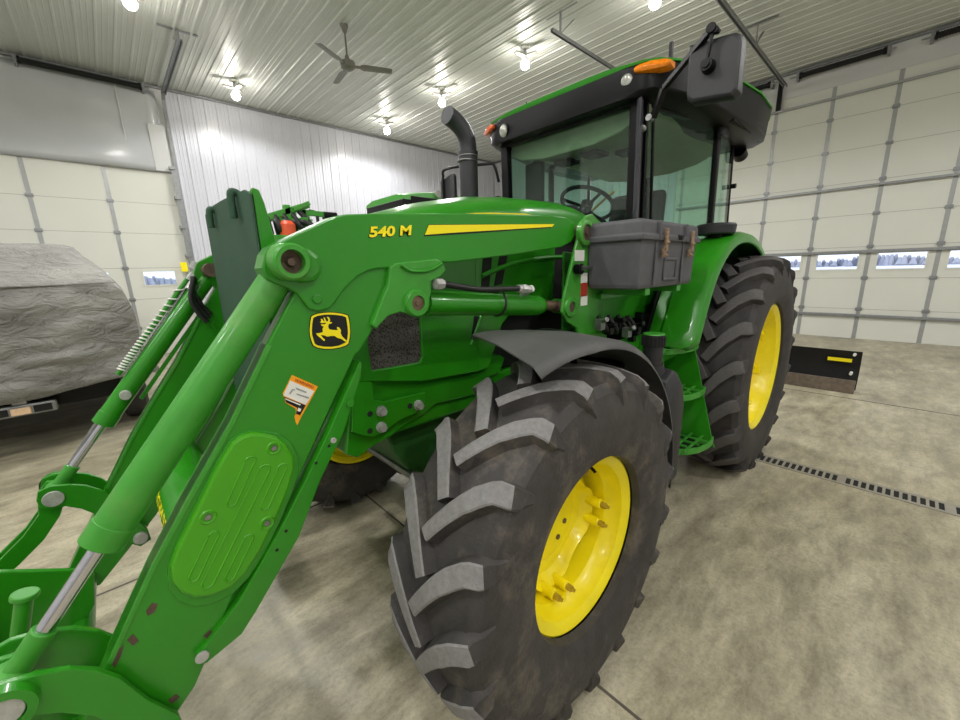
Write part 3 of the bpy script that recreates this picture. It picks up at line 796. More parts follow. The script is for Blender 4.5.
def rim_front(cx, sg, parent):
    """cx: plane of the outer flange, sg +1 = outer side faces +X"""
    r0 = .336
    prof = [(0, r0-.008), (-.004, r0), (-.016, r0+.003), (-.022, r0-.006), (-.03, .305), (-.075, .294), (-.083, .279), (-.17, .276), (-.185, .262), (-.235, .262), (-.25, .277), (-.31, .29), (-.325, .318), (-.34, .318), (-.345, .30), (-.335, .277), (-.26, .255), (-.24, .249), (-.19, .249), (-.175, .264), (-.085, .268), (-.066, .283), (-.02, .292), (-.006, .310)]
    P_ = [(x*sg, r) for x, r in prof]
    rim = obj('wheel_rim', spin(B(), P_, cx, AY, AZ, n=72, closed_prof=True), YELLOW, parent, smooth=35)
    # dished disc with a wavy edge reaching out to four pairs of lugs
    bm = B(); n = 96; pairs = [R(8), R(98), R(188), R(278)]
    def rout(t):
        d = min(abs((t-p+PI) % (2*PI)-PI) for p in pairs)
        return .205+.048/(1+math.exp((d-.50)*14))
    rg = [(-.175, None, .0), (-.175, .05, 0), (-.175, .165, 0), (-.186, .172, 0), (-.188, .178, 0), (-.165, .195, 0)]
    rings = []
    for x, r in ((-.178, .03), (-.178, .160), (-.184, .168), (-.200, .170), (-.202, .178)):
        rings.append([(cx+x*sg, AY-r*math.cos(2*PI*i/n), AZ+r*math.sin(2*PI*i/n)) for i in range(n)])
    for x, fr in ((-.165, .45), (-.135, .85), (-.128, .97), (-.135, 1.0), (-.150, 1.0), (-.17, .6)):
        rings.append([(cx+x*sg, AY-(.178+(rout(2*PI*i/n)-.178)*fr)*math.cos(2*PI*i/n), AZ+(.178+(rout(2*PI*i/n)-.178)*fr)*math.sin(2*PI*i/n)) for i in range(n)])
    sweep_section(bm, rings); dc = obj('wheel_disc', bm, YELLOW, rim, smooth=40)
    # hub cap plate and its two plugs
    bm = B(); cyl(bm, (cx-.19*sg, AY, AZ), (cx-.166*sg, AY, AZ), .150, n=48); obj('hub', bm, YELLOW, rim, smooth=40, bevel=.004)
    # lug brackets on the barrel with bolts
    bolt_m = MATS.get('yellowed_bolt') or simple('yellowed_bolt', srgb(190, 165, 60), .5, metal=.5, var=.2, vscale=80)
    for p in pairs:
        for d in (-.17, .17):
            bm = B(); bb = B()
            t = p+d; rr = .245
            c = Vector((cx, AY-rr*math.cos(t), AZ+rr*math.sin(t)))
            rad = Vector((0, -math.cos(t), math.sin(t)))
            cyl(bm, c+Vector((-.175*sg, 0, 0)), c+Vector((-.085*sg, 0, 0)), .021, n=14)
            obox(bm, c+Vector((-.145*sg, 0, 0))+rad*.018, Vector((1, 0, 0)), rad, Vector((1, 0, 0)).cross(rad), .028, .02, .017)
            cyl(bb, c+Vector((-.088*sg, 0, 0)), c+Vector((-.062*sg, 0, 0)), .013, n=6); cyl(bb, c+Vector((-.08*sg, 0, 0)), c+Vector((-.05*sg, 0, 0)), .007, n=8)
            obj('rim_lug', bm, YELLOW, rim, smooth=40, bevel=.003); obj('lug_bolt', bb, bolt_m, rim)
    bm = B()
    for t in (R(200), R(240)):
        c = Vector((cx-.166*sg, AY-.10*math.cos(t), AZ+.10*math.sin(t))); cyl(bm, c, c+Vector((.006*sg, 0, 0)), .011, n=12)
    objs('hub_plug', bm, RUST, rim)
    t = R(70)  # valve
    bm = B(); c = Vector((cx-.10*sg, AY+.272*math.cos(R(58)), AZ+.272*math.sin(R(58)))); cyl(bm, c, c+Vector((.045*sg, -.01, -.02)), .006, n=8); cyl(bm, c+Vector((-.004*sg, 0, 0)), c+Vector((.012*sg, -.002, -.004)), .012, n=10); obj('valve_stem', bm, BLACK, rim)
    # hub body behind
    bm = B(); cyl(bm, (cx-.36*sg, AY, AZ), (cx-.19*sg, AY, AZ), .13, .15, n=32); obj('final_drive', bm, GREEN, rim, smooth=40)
    return rim
tyre('front_tire', -.805, AY, AZ, .620, .203, .331, 19, .040, [RUBBER, LUGTOP], T, 1, ph=R(4))
rim_front(-.665, 1, T)
tyre('front_tire', 2*X0+.805, AY, AZ, .620, .203, .331, 19, .040, [RUBBER, LUGTOP], T, -1, ph=R(11))
rim_front(2*X0+.665, -1, T)

def rim_rear(cx, sg, parent):
    r0 = .508
    prof = [(0, r0-.01), (-.004, r0), (-.018, r0+.003), (-.026, r0-.01), (-.035, .472), (-.09, .462), (-.10, .445), (-.20, .440), (-.22, .42), (-.30, .42), (-.32, .45), (-.37, .47), (-.38, .495), (-.395, .495), (-.385, .45), (-.33, .43), (-.31, .405), (-.21, .405), (-.19, .425), (-.105, .43), (-.08, .448), (-.025, .46), (-.006, .486)]
    rim = obj('wheel_rim', spin(B(), [(x*sg, r) for x, r in prof], cx, BY, BZ, n=80, closed_prof=True), YELLOW, parent, smooth=35)
    bm = B(); n = 72; rings = []
    for x, r in ((-.27, .02), (-.27, .16), (-.25, .19), (-.21, .27), (-.19, .34), (-.20, .40), (-.215, .405), (-.225, .33), (-.26, .22), (-.285, .15)):
        rings.append([(cx+x*sg, BY-r*math.cos(2*PI*i/n), BZ+r*math.sin(2*PI*i/n)) for i in range(n)])
    sweep_section(bm, rings); obj('wheel_disc', bm, YELLOW, rim, smooth=40)
    for k in range(8):
        bm = B(); t = 2*PI*k/8+.2; c = Vector((cx-.20*sg, BY-.375*math.cos(t), BZ+.375*math.sin(t))); cyl(bm, c, c+Vector((.07*sg, 0, 0)), .022, n=10)
        t += .08; c = Vector((cx-.15*sg, BY-.415*math.cos(t), BZ+.415*math.sin(t))); obox(bm, c, Vector((1, 0, 0)), Vector((0, -math.cos(t), math.sin(t))), Vector((0, math.sin(t), math.cos(t))), .05, .018, .035)
        objs('rim_lug', bm, YELLOW, rim, bevel=.003)
    bm = B(); cyl(bm, (cx-.30*sg, BY, BZ), (cx-.20*sg, BY, BZ), .12, n=32); obj('hub', bm, YELLOW, rim, smooth=40)
    return rim
tyre('rear_tire', -.870, BY, BZ, .825, .228, .505, 20, .048, [RUBBER2, LUGTOP2], T, 1, ph=R(11))
rim_rear(-.690, 1, T)
tyre('rear_tire', 2*X0+.870, BY, BZ, .825, .228, .505, 20, .048, [RUBBER2, LUGTOP2], T, -1, ph=R(3))
rim_rear(2*X0+.690, -1, T)

# ---------------------------------------------------------------- front fenders
def arc_strip(cy, cz, r, a0, a1, x0, x1, t, n=40, lip=.02, rfn=None):
    rings = []
    for i in range(n+1):
        f = i/n; a = a0+(a1-a0)*f; rr = r if rfn is None else r+rfn(f)
        sec = []
        w = x1-x0
        for q, dr in ((0, -lip), (.03, 0), (.5, .012), (.94, .002), (1, -lip*1.2)):
            sec.append((x0+w*q, rr+dr))
        sec += [(x, r_-t) for x, r_ in reversed(sec)]
        rings.append([(x, cy-r_*math.cos(a), cz+r_*math.sin(a)) for x, r_ in sec])
    return rings
for sg in (1, -1):
    xa, xb = (-1.06, -.645) if sg == 1 else (2*X0+.645, 2*X0+1.06)
    if sg == -1: xa, xb = xb, xa
    bm = B(); rings = arc_strip(AY, AZ, .752, R(66.5), R(186), xa, xb, .006, lip=.020, rfn=lambda f: .030*max(0, 1-f*6)-.016*f)
    # the leading corner is cut back towards the inside
    for i, rg in enumerate(rings):
        for k, (x, y, z) in enumerate(rg):
            inn = (x-(-.645 if sg == 1 else 2*X0+.645))/(-.415*sg)      # 0 outer edge, 1 inner edge
            r_ = math.hypot(y-AY, z-AZ); a = math.atan2(z-AZ, AY-y)
            a += R(10)*max(0, inn)*max(0, 1-i/12)
            rg[k] = (x, AY-r_*math.cos(a), AZ+r_*math.sin(a))
    sweep_section(bm, rings)
    fe = obj('front_fender', bm, FENDERP, T, smooth=50)
    bm = B(); xc = (xa+xb)/2-.05*sg
    tube(bm, [(xc-.18*sg, AY+.1, AZ+.12), (xc-.20*sg, AY+.16, AZ+.55), (xc-.12*sg, AY+.14, AZ+.715), (xc+.1*sg, AY+.14, AZ+.72)], .022, n=10, smooth_n=6)
    tube(bm, [(xc-.20*sg, AY+.16, AZ+.45), (xc-.12*sg, AY+.45, AZ+.55), (xc+.1*sg, AY+.47, AZ+.555)], .018, n=10, smooth_n=6)
    objs('fender_bracket', bm, BLACK, fe, smooth=60)

# ---------------------------------------------------------------- chassis
bm = B()
box(bm, X0-.17, X0+.17, 1.0, 2.2, .80, 1.12); box(bm, X0-.17, X0+.17, .62, 1.0, 1.02, 1.12)
box(bm, X0-.26, X0+.26, 2.1, 3.9, .62, 1.15)
cyl(bm, (X0-.75, BY, BZ), (X0+.75, BY, BZ), .17, n=24)
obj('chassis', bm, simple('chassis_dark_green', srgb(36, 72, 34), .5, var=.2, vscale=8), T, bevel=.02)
# front axle: cast housing that drops towards the hubs
bm = B(); rings = []
for x, hy, hz, zc in ((-.78, .085, .09, 0), (-.62, .09, .10, 0), (-.45, .08, .10, .01), (-.3, .10, .14, .03), (-.16, .15, .19, .03), (.16, .15, .19, .03), (.3, .10, .14, .03), (.45, .08, .10, .01), (.62, .09, .10, 0), (.78, .085, .09, 0)):
    rings.append([(X0+x, AY+hy*math.cos(2*PI*i/16), AZ+zc+hz*math.sin(2*PI*i/16)) for i in range(16)])
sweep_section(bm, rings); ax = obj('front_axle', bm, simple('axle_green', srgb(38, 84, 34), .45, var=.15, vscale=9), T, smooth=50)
bm = B(); tube(bm, [(X0-.62, AY-.2, AZ+.02), (X0, AY-.22, AZ+.05), (X0+.62, AY-.2, AZ+.02)], .02, n=8, smooth_n=4); obj('steering_cylinder', bm, STEEL, ax)
# side rail and loader mounting frame (left), mirrored on the right
def rail(sg):
    d = lambda x: X0+sg*(x-X0)
    Xr = -1.40
    pts = YZ([(352, 381), (420, 370), (500, 355), (505, 358), (500, 372), (484, 380), (478, 394), (458, 399), (436, 404), (425, 414), (405, 425), (392, 436), (372, 447), (358, 458), (346, 455)], Xr)
    o = obj('frame_rail', prism(B(), pts, d(-1.50), d(Xr)), GREEN, T, bevel=.006)
    pts = YZ([(362, 338), (368, 345), (374, 400), (384, 402), (410, 396), (426, 392), (425, 402), (417, 413), (400, 420), (386, 431), (374, 437), (365, 436), (357, 434), (352, 432), (352, 380)], -1.37)
    mb = obj('loader_mount_plate', prism(B(), pts, d(-1.385), d(-1.37)), GREEN, T, bevel=.003)
    bm = B(); bh = B()
    for u, v, big in ((381, 411, 1), (381, 427, 1), (418, 405, 1), (370, 414, 0), (370, 431, 0), (410, 406, 0)):
        q = P(u, v, X=-1.37)
        if big:
            cyl(bm, (d(-1.37), q.y, q.z), (d(-1.362), q.y, q.z), .022, n=16); cyl(bm, (d(-1.362), q.y, q.z), (d(-1.345), q.y, q.z), .016, n=6)
        else: cyl(bh, (d(-1.372), q.y, q.z), (d(-1.3695), q.y, q.z), .012, n=14)
    objs('bolt', bm, ZINC, mb); objs('bolt_hole', bh, BLACKM, mb)
rail(1); rail(-1)
bm = B(); prism(bm, YZ([(385, 432), (400, 428), (440, 408), (470, 400), (480, 420), (478, 440), (462, 455), (450, 468), (430, 476), (408, 470), (395, 455)], -1.5), X0-.24, X0+.24)
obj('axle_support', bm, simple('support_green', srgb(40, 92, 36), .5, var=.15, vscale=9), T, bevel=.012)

# ---------------------------------------------------------------- hood
hx = .375     # half width
def hood():
    bm = B(); rings = []
    #  y, top centre z, shoulder z, half width
    st = [(.60, 1.68, 1.60, .30), (.64, 1.75, 1.65, .345), (.75, 1.83, 1.73, .37), (.9, 1.885, 1.78, .375), (1.1, 1.94, 1.83, .378), (1.37, 1.99, 1.865, .38), (1.65, 2.015, 1.885, .38), (1.95, 2.02, 1.895, .38), (2.1, 2.005, 1.885, .38), (2.20, 1.975, 1.87, .378)]
    for y, zt_, zs_, w in st:
        row = []
        for q, f in ((-1, 0), (-.985, .32), (-.93, .56), (-.80, .76), (-.62, .84), (-.45, .97), (-.2, 1), (.2, 1), (.45, .97), (.62, .84), (.80, .76), (.93, .56), (.985, .32), (1, 0)):
            row.append((X0+w*q, y, zs_+(zt_-zs_)*f))
        row.append((X0+w, y, zs_-.06)); row.append((X0-w, y, zs_-.06))
        rings.append(row)
    sweep_section(bm, rings)
    return bm
H = obj('hood', hood(), GREEN, T, smooth=40)
# side panels: thin sheets with real cut outs, front screen openings between them
XS = X0+hx
def side(sg):
    s = lambda x: X0+sg*(x-X0)
    a = XS
    zb = lambda y: 1.235-.0*y
    top = lambda y: 1.84 if y > 1 else 1.78+.06*(y-.6)/.4
    # front pillar, below-screen strip, panel behind the screen, rear panel
    def YZl(*p): return [(P(u, v, X=a).y, P(u, v, X=a).z) for u, v in p]
    f0 = P(355, 382, X=a).y
    p1 = [(f0, 1.235), (.93, 1.17), (1.25, 1.15), (1.25, 1.83), (.93, 1.77), (.93, 1.28), (.915, 1.255), (.69, 1.262), (.68, 1.66), (.60, 1.57), (.60, 1.28)]
    sp = obj('side_panel', prism(B(), p1, s(a-.02), s(a)), GREEN, T, bevel=.004)
    obj('side_screen', prism(B(), [(.68, 1.25), (.93, 1.24), (.93, 1.77), (.68, 1.66)], s(a-.03), s(a-.012)), MESHM, sp)
    # rear side panel, with swoosh ridge, from the vents to the cowl
    p2 = [(1.25, 1.15), (1.32, 1.155), (1.42, 1.36), (1.50, 1.42), (1.84, 1.44), (1.86, 1.86), (1.25, 1.83)]
    obj('rear_side_panel', prism(B(), p2, s(a-.02), s(a-.001)), GREEN, T, bevel=.004)
    # two dark vents
    bm = B()
    for (u0, v0), (u1, v1), (u2, v2), (u3, v3) in (((483, 257), (492, 256), (489, 288), (481, 288)), ((500, 254), (508, 253), (502, 284), (494, 286)), ((479, 292), (487, 292), (480, 312), (476, 312)), ((490, 290), (500, 289), (495, 300), (488, 300)), ((474, 316), (481, 316), (476, 332), (471, 340))):
        q = YZl((u0, v0), (u1, v1), (u2, v2), (u3, v3)); prism(bm, q, s(a-.015), s(a+.0015))
    objs('vent_grille', bm, BLACKM, sp)
    # pressed swoosh ridge
    bm = B(); pts = [P(u, v, X=a) for u, v in ((482, 276), (500, 268), (520, 262), (545, 258), (562, 257))]
    tube(bm, [(s(a+.002), p.y, p.z) for p in pts], .012, n=8, smooth_n=5)
    pts = [P(u, v, X=a) for u, v in ((471, 345), (478, 325), (484, 312), (500, 300))]
    tube(bm, [(s(a+.0), p.y, p.z) for p in pts], .010, n=8, smooth_n=5)
    objs('pressed_ridge', bm, GREEN, sp, smooth=60)
    # yellow stripe on the upper shoulder of the hood
    pts = [P(u, v, X=a+.003) for u, v in ((466, 213.2), (490, 212.6), (525, 213.6), (536, 215.6), (500, 215.2))]
    obj('yellow_stripe', prism(B(), [(p.y, p.z) for p in pts], s(a), s(a+.004)), YDECAL, H)
side(1); side(-1)
# nose grille
bm = B(); box(bm, X0-.29, X0+.29, .585, .61, 1.25, 1.62); obj('nose_grille', bm, MESHM, H, bevel=.01)
bm = B(); box(bm, X0-.345, X0+.345, .60, .635, 1.20, 1.26); box(bm, X0-.30, X0+.30, .60, .64, 1.60, 1.66); obj('nose_frame', bm, GREEN, H, bevel=.01)
bm = B(); box(bm, X0-.30, X0+.30, .7, 1.25, 1.14, 1.68); box(bm, X0-.30, X0+.30, 1.25, 2.15, 1.1, 1.82); obj('engine', bm, BLACKM, T, bevel=.02)
# cowl behind the hood
bm = B(); prism(bm, [(2.20, 1.20), (2.20, 1.90), (2.24, 1.96), (2.42, 1.92), (2.42, 1.2)], X0-.36, X0+.36); obj('cowl', bm, BLACK, T, bevel=.01)
# hood badge-free dark strip where the hood meets the cab
bm = B(); a_ = [P(u, v, X=X0+.30) for u, v in ((568, 205), (576, 205), (588, 218), (582, 222))]
prism(bm, [(p.y, p.z) for p in a_], X0-.30, X0+.30); obj('hood_seal', bm, PLASTIC, H, bevel=.004)

# ---------------------------------------------------------------- loader
XB0, XB1 = -1.255, -1.150            # left boom thickness
def mx(x, sg): return X0+sg*(x-X0)
def loader_side(sg):
    f = lambda x: mx(x, sg)
    # lower boom
    lo = YZ([(300, 285), (268, 345), (262, 358), (230, 425), (185, 505), (150, 572), (107, 667)], XB1)
    lo += [(-.33, .43), (-.345, .37), (-.31, .32), (-.25, .31)]
    lo += YZ([(196, 690), (208, 662), (237, 592), (258, 560), (282, 517), (301, 478), (321, 434), (350, 371), (357, 356), (362, 352), (375, 330), (388, 317), (400, 313), (404, 295), (392, 262), (340, 262)], XB1)
    lb = obj('loader_boom', prism(B(), lo, f(XB1-.070), f(XB1-.012)), GREEN, T, bevel=.006)
    # upper arm with the knee plate lapped over it
    up = YZ([(262, 268), (265, 254), (270, 247), (300, 232), (335, 216), (346, 214.2), (375, 213.4), (420, 213.3), (470, 213.4), (548, 215), (566, 217), (575, 223), (576, 234), (571, 242), (562, 247), (507, 255.5), (450, 262.5), (442, 262), (400, 266), (392, 268), (378, 268.5), (368, 271), (357, 277), (345, 289), (336, 302), (330, 308.5), (319, 311.5), (309, 309), (304, 302), (298, 294), (288, 288), (276, 284), (266, 278)], XB1)
    ua = obj('loader_upper_arm', prism(B(), up, f(XB1-.078), f(XB1)), GREEN, T, bevel=.005)
    # elbow bracket carrying the lift cylinder pin
    eb = YZ([(390, 267), (396, 263), (436, 259), (442, 262), (446, 270), (440, 277), (431, 281), (431, 292), (428, 305), (421, 313), (412, 315), (400, 312), (388, 316), (376, 329), (372, 325), (388, 285)], XB1+.006)
    e = obj('elbow_bracket', prism(B(), eb, f(XB1-.02), f(XB1+.008)), GREENW, lb, bevel=.004)
    q = P(416, 303, X=XB1+.01)
    bm = B(); spin(bm, [(0, .047), (.030*sg, .047), (.036*sg, .042), (.036*sg, .026), (.0, .026)], f(XB1-.01), q.y, q.z, n=28); obj('pin_boss', bm, GREENW, lb, smooth=40)
    bm = B(); cyl(bm, (f(XB1+.02), q.y, q.z), (f(XB0-.02), q.y, q.z), .026, n=20); cyl(bm, (f(XB1+.021), q.y, q.z), (f(XB1+.024), q.y, q.z), .010, n=6); obj('pivot_pin', bm, RUST, lb, smooth=40)
    bm = B(); q2 = P(442, 262, X=XB1)
    tube(bm, [P(401, 265, X=XB1+.012)*1, P(412, 271, X=XB1+.012), P(430, 270, X=XB1+.012), P(442, 263, X=XB1+.012)] if sg == 1 else [(f(XB1+.012), P(u, v, X=XB1).y, P(u, v, X=XB1).z) for u, v in ((401, 265), (412, 271), (430, 270), (442, 263))], .006, n=8, smooth_n=4)
    obj('weld_seam', bm, GREEN, lb, smooth=60)
    # knee boss: raised teardrop and bushing
    q = P(290, 262, X=XB1+.03)
    td = YZ([(275, 252), (283, 246.5), (295, 245), (308, 248), (318, 256), (322, 266), (321, 275), (314, 281.5), (303, 283), (291, 280), (279, 272), (274, 262)], XB1+.012)
    bo = obj('knee_boss', prism(B(), td, f(XB1-.01), f(XB1+.024)), GREEN, ua, bevel=.014)
    bm = B(); spin(bm, [(0, .050), (.050*sg, .048), (.056*sg, .042), (.056*sg, .031), (.01*sg, .030)], f(XB1+.0), q.y, q.z, n=32); obj('bushing', bm, GREENW, ua, smooth=40)
    bm = B(); cyl(bm, (f(XB1+.03), q.y, q.z), (f(XB0-.04), q.y, q.z), .031, n=24); cyl(bm, (f(XB1+.03), q.y, q.z), (f(XB1+.045), q.y, q.z), .014, .010, n=12); obj('pivot_pin', bm, simple('dark_rust', srgb(95, 76, 66), .6, metal=.3, var=.3, vscale=60) if 'dark_rust' not in MATS else MATS['dark_rust'], ua, smooth=40)
    KN = (q.y, q.z)
    q = P(317, 299, X=XB1); bm = B(); cyl(bm, (f(XB1), q.y, q.z), (f(XB1+.006), q.y, q.z), .014, n=16); obj('plug', bm, GREEN, ua, bevel=.003)
    # inner knee cheek plate
    # parking stand strap behind the lower boom
    st = YZ([(360, 361), (362.5, 364), (361, 378), (350, 412), (344, 432), (320, 482), (299, 537), (256, 612), (242, 634), (206, 664), (200, 663), (196, 657), (206, 645), (238, 603), (262, 562), (287, 517), (305, 482), (325, 440), (343, 400)], XB1+.004)
    sd = obj('parking_stand', prism(B(), st, f(XB1-.05), f(XB1+.004)), GREEN, T, bevel=.003)
    bm = B(); bd = B()
    for u, v, mat, r in ((350, 403, 0, .013), (202, 656, 1, .016), (333, 440, 1, .009)):
        q = P(u, v, X=XB1+.004); cyl(bd if mat else bm, (f(XB1+.004), q.y, q.z), (f(XB1+.012), q.y, q.z), r, n=14)
    obj('rivet', bm, GREEN, sd, bevel=.002); objs('zinc_bolt', bd, ZINC, sd, bevel=.002)
    bm = B()
    for u, v in ((316, 463), (286, 531), (277, 550), (329, 446)): q = P(u, v, X=XB1+.004); cyl(bm, (f(XB1+.003), q.y, q.z), (f(XB1+.0046), q.y, q.z), .005, n=10)
    objs('hole', bm, BLACKM, sd)
    # weld bead / edge flange along the front of the lower boom
    fr = YZ([(268, 345), (262, 358), (230, 425), (185, 505), (150, 572), (107, 667), (112, 668), (155, 574), (190, 507), (235, 427), (267, 360), (273, 347)], XB1)
    obj('edge_flange', prism(B(), fr, f(XB1-.074), f(XB1-.009)), GREENW, lb, bevel=.002)
    # bucket cylinder
    top, rod_end = Vector((f(-1.2), .385, 1.668)), Vector((f(-1.2), -.300, .792))
    d = (rod_end-top).normalized()
    b0 = top+d*.055; b1 = Vector((f(-1.2), -.112, 1.033)); b1 = top+d*((b1-top).dot(d))
    br_ = .0425 if sg == 1 else .038
    bm = B(); cyl(bm, b0, b1, br_, n=32); cyl(bm, b1-d*.05, b1+d*.003, br_+.0025, n=32); cyl(bm, top, b0+d*.01, .030, n=20)
    cy_ = obj('bucket_cylinder', bm, GREENW if sg == 1 else GREEN, T, smooth=40, bevel=.002)
    bm = B(); cyl(bm, b1, rod_end-d*.10, .0165, n=24); obj('rod', bm, CHROME, cy_, smooth=40)
    bm = B(); cyl(bm, rod_end-d*.11, rod_end, .024, n=20); cyl(bm, rod_end-Vector((.03, 0, 0)), rod_end+Vector((.03, 0, 0)), .034, n=20); obj('rod_eye', bm, GREENW, cy_, smooth=40, bevel=.003)
    # bucket level linkage: two curved cheek plates from the rod pin to the boom, two more to the carrier
    bp = (-.063-.02, .50)
    arch = [(-.345, .80), (-.335, .835), (-.298, .845), (-.25, .832), (-.203, .807), (-.165, .77), (-.135, .72), (-.10, .62), (-.055, .53), (-.05, .47), (-.09, .455), (-.125, .49), (-.15, .57), (-.19, .66), (-.235, .715), (-.275, .745), (-.31, .75), (-.34, .765)]
    link = None
    for x in (-1.135, -1.275):
        xx = f(x)
        o = obj('link_plate', prism(B(), arch, xx-.008, xx+.008), GREEN, T, bevel=.003)
        if link is None: link = o
    low = [(-.345, .80), (-.32, .83), (-.28, .82), (-.265, .785), (-.30, .70), (-.36, .62), (-.44, .55), (-.60, .44), (-.66, .40), (-.68, .45), (-.62, .50), (-.50, .58), (-.41, .66), (-.355, .73)]
    for x in (-1.165, -1.245):
        xx = f(x)
        obj('carrier_link', prism(B(), low, xx-.008, xx+.008), GREENW if sg == 1 else GREEN, T, bevel=.003)
    bm = B(); cyl(bm, (f(-1.12), -.300, .792), (f(-1.284), -.300, .792), .022, n=20)
    for x in (-1.122, -1.278): cyl(bm, (f(x), -.300, .792), (f(x)+(.012 if x > -1.2 else -.012)*sg, -.300, .792), .032, n=20)
    pn = obj('link_pin', bm, ZINC, link, smooth=40, bevel=.002)
    bm = B(); spin(bm, [(0, .052), (.022*sg, .050), (.024*sg, .034), (.006*sg, .033)], f(-1.128), -.300, .792, n=28); obj('pin_boss', bm, GREEN, link, smooth=40)
    bm = B()
    for yy, zz in ((-.083, .50), (-.285, .37)): cyl(bm, (f(-1.10), yy, zz), (f(-1.30), yy, zz), .026, n=20)
    objs('boom_pin', bm, ZINC, lb, smooth=40, bevel=.002)
    # lift cylinder under the upper arm
    c0 = P(416, 303, X=-1.15); c1 = P(568, 306.5, X=-1.15)
    A_ = Vector((f(-1.2), c0.y, c0.z)); E_ = Vector((f(-1.2), c1.y, c1.z)); d = (E_-A_).normalized()
    L_ = (E_-A_).length
    bm = B(); cyl(bm, A_+d*.07, A_+d*(L_*.795), .047, n=32); cyl(bm, A_+d*(L_*.795), A_+d*(L_*.83), .047, .038, n=32); cyl(bm, A_, A_+d*.075, .035, n=20)
    lc = obj('lift_cylinder', bm, GREEN, T, smooth=35)
    bm = B(); cyl(bm, A_+d*(L_*.82), E_-d*.03, .022, n=20); obj('rod', bm, RUST, lc, smooth=40)
    bm = B(); cyl(bm, E_-Vector((.035, 0, 0)), E_+Vector((.035, 0, 0)), .037, n=20); obj('rod_eye', bm, GREENW, lc, smooth=40, bevel=.003)
    # hose along it
    hp = [P(u, v, X=-1.14) for u, v in ((440, 283), (455, 286), (480, 289.5), (500, 289), (521, 288.5))]
    bm = B(); tube(bm, [(f(-1.14), p.y, p.z) for p in hp], .012, n=10, smooth_n=6); ho = obj('hose', bm, HOSE, lc, smooth=60)
    bm = B(); 
    for (u0, v0), (u1, v1) in (((435, 284), (443, 284)), ((518, 288.5), (530, 289.5))):
        a, c = P(u0, v0, X=-1.14), P(u1, v1, X=-1.14); cyl(bm, (f(-1.14), a.y, a.z), (f(-1.14), c.y, c.z), .017, n=8); 
        m_ = a.lerp(c, .4); cyl(bm, (f(-1.14), m_.y-.012, m_.z), (f(-1.14), m_.y+.012, m_.z), .021, n=6)
    c = P(532, 290, X=-1.14); cyl(bm, (f(-1.14), c.y, c.z+.008), (f(-1.2), c.y+.005, c.z-.02), .016, n=10)
    obj('hose_fitting', bm, ZINC, ho)
    bm = B(); z_ = P(496, 300, X=-1.2); cc = A_+d*((Vector((f(-1.2), z_.y, z_.z))-A_).dot(d))
    pts = []
    for k in range(25):
        t = 2*PI*k/24; pts.append(cc+Vector((math.cos(t)*.052*1.1+.004*sg, 0, math.sin(t)*.058+.010)))
    tube(bm, pts, .005, n=6); obj('cable_tie', bm, HOSE, ho)
    # mast
    ma = YZ([(590, 214), (584, 216), (579, 226), (573, 250), (567, 275), (562, 298), (560, 312), (566, 322), (575, 328)], -1.14)
    ma += [(ma[0][0]+.16, ma[0][1]-.02), (ma[0][0]+.10, ma[0][1]+.015)][:0]
    yb_ = ma[-1][0]; 
    ma += [(yb_+.05, 1.20), (yb_+.22, 1.20), (yb_+.20, 1.45), (ma[0][0]+.16, 1.70), (ma[0][0]+.12, 1.84), (ma[0][0]+.05, 1.865)]
    for x0_, x1_ in ((-1.142, -1.126), (-1.274, -1.258)):
        mi_ = ma if x0_ == -1.142 else [(max(y, 1.79), z) for y, z in ma if z < 1.75]
        m1 = obj('loader_mast', prism(B(), mi_, f(x0_), f(x1_)), GREENW, T, bevel=.004)
        if x0_ == -1.142: mm = m1
    q = P(584, 233, X=-1.126)
    bm = B(); spin(bm, [(0, .062), (.022*sg, .060), (.026*sg, .054), (.026*sg, .040), (.004*sg, .038)], f(-1.13), q.y, q.z, n=32); obj('pivot_boss', bm, GREENW, mm, smooth=40)
    bm = B(); cyl(bm, (f(-1.112), q.y, q.z), (f(-1.28), q.y, q.z), .038, n=20); cyl(bm, (f(-1.112), q.y, q.z), (f(-1.100), q.y, q.z), .014, n=12); obj('pivot_pin', bm, MATS['dark_rust'], mm, smooth=40)
    q = P(570, 307, X=-1.126)
    bm = B(); spin(bm, [(0, .052), (.016*sg, .050), (.02*sg, .044), (.02*sg, .028), (.004*sg, .026)], f(-1.13), q.y, q.z, n=32); obj('pivot_boss', bm, GREENW, mm, smooth=40)
    bm = B(); cyl(bm, (f(-1.118), q.y, q.z), (f(-1.28), q.y, q.z), .028, n=20); obj('pivot_pin', bm, MATS['dark_rust'], mm, smooth=40)
    # warning plates on the mast
    for (u0, v0, u1, v1), mt_ in (((575, 250, 584, 261), WHITE), ((581, 273, 587, 283), WHITE), ((581, 283, 587, 296), REDD), ((581, 296, 587, 305), WHITE)):
        a, c = P(u0, v0, X=-1.125), P(u1, v1, X=-1.125); bm = B(); box(bm, f(-1.126), f(-1.1235), a.y, c.y, c.z, a.z); obj('mast_decal', bm, mt_, mm)
    bm = B(); a = P(578, 269, X=-1.11); cyl(bm, (f(-1.12), a.y, a.z), (f(-1.09), a.y, a.z), .026, n=16); obj('knob', bm, BLACK, mm, smooth=40)
    bm = B(); a, c = P(581, 268, X=-1.10), P(592, 267, X=-1.10); cyl(bm, (f(-1.10), a.y, a.z), (f(-1.10), c.y+.02, c.z), .009, n=10); cyl(bm, (f(-1.10), a.y-.01, a.z), (f(-1.10), a.y+.01, a.z), .017, n=10); obj('latch_pin', bm, STEEL, mm)
    # mast foot and subframe down to the chassis
    yb_ = 1.80
    bm = B(); box(bm, min(f(-1.28), f(-1.12)), max(f(-1.28), f(-1.12)), 1.66, 2.02, 1.0, 1.30); bb = B()
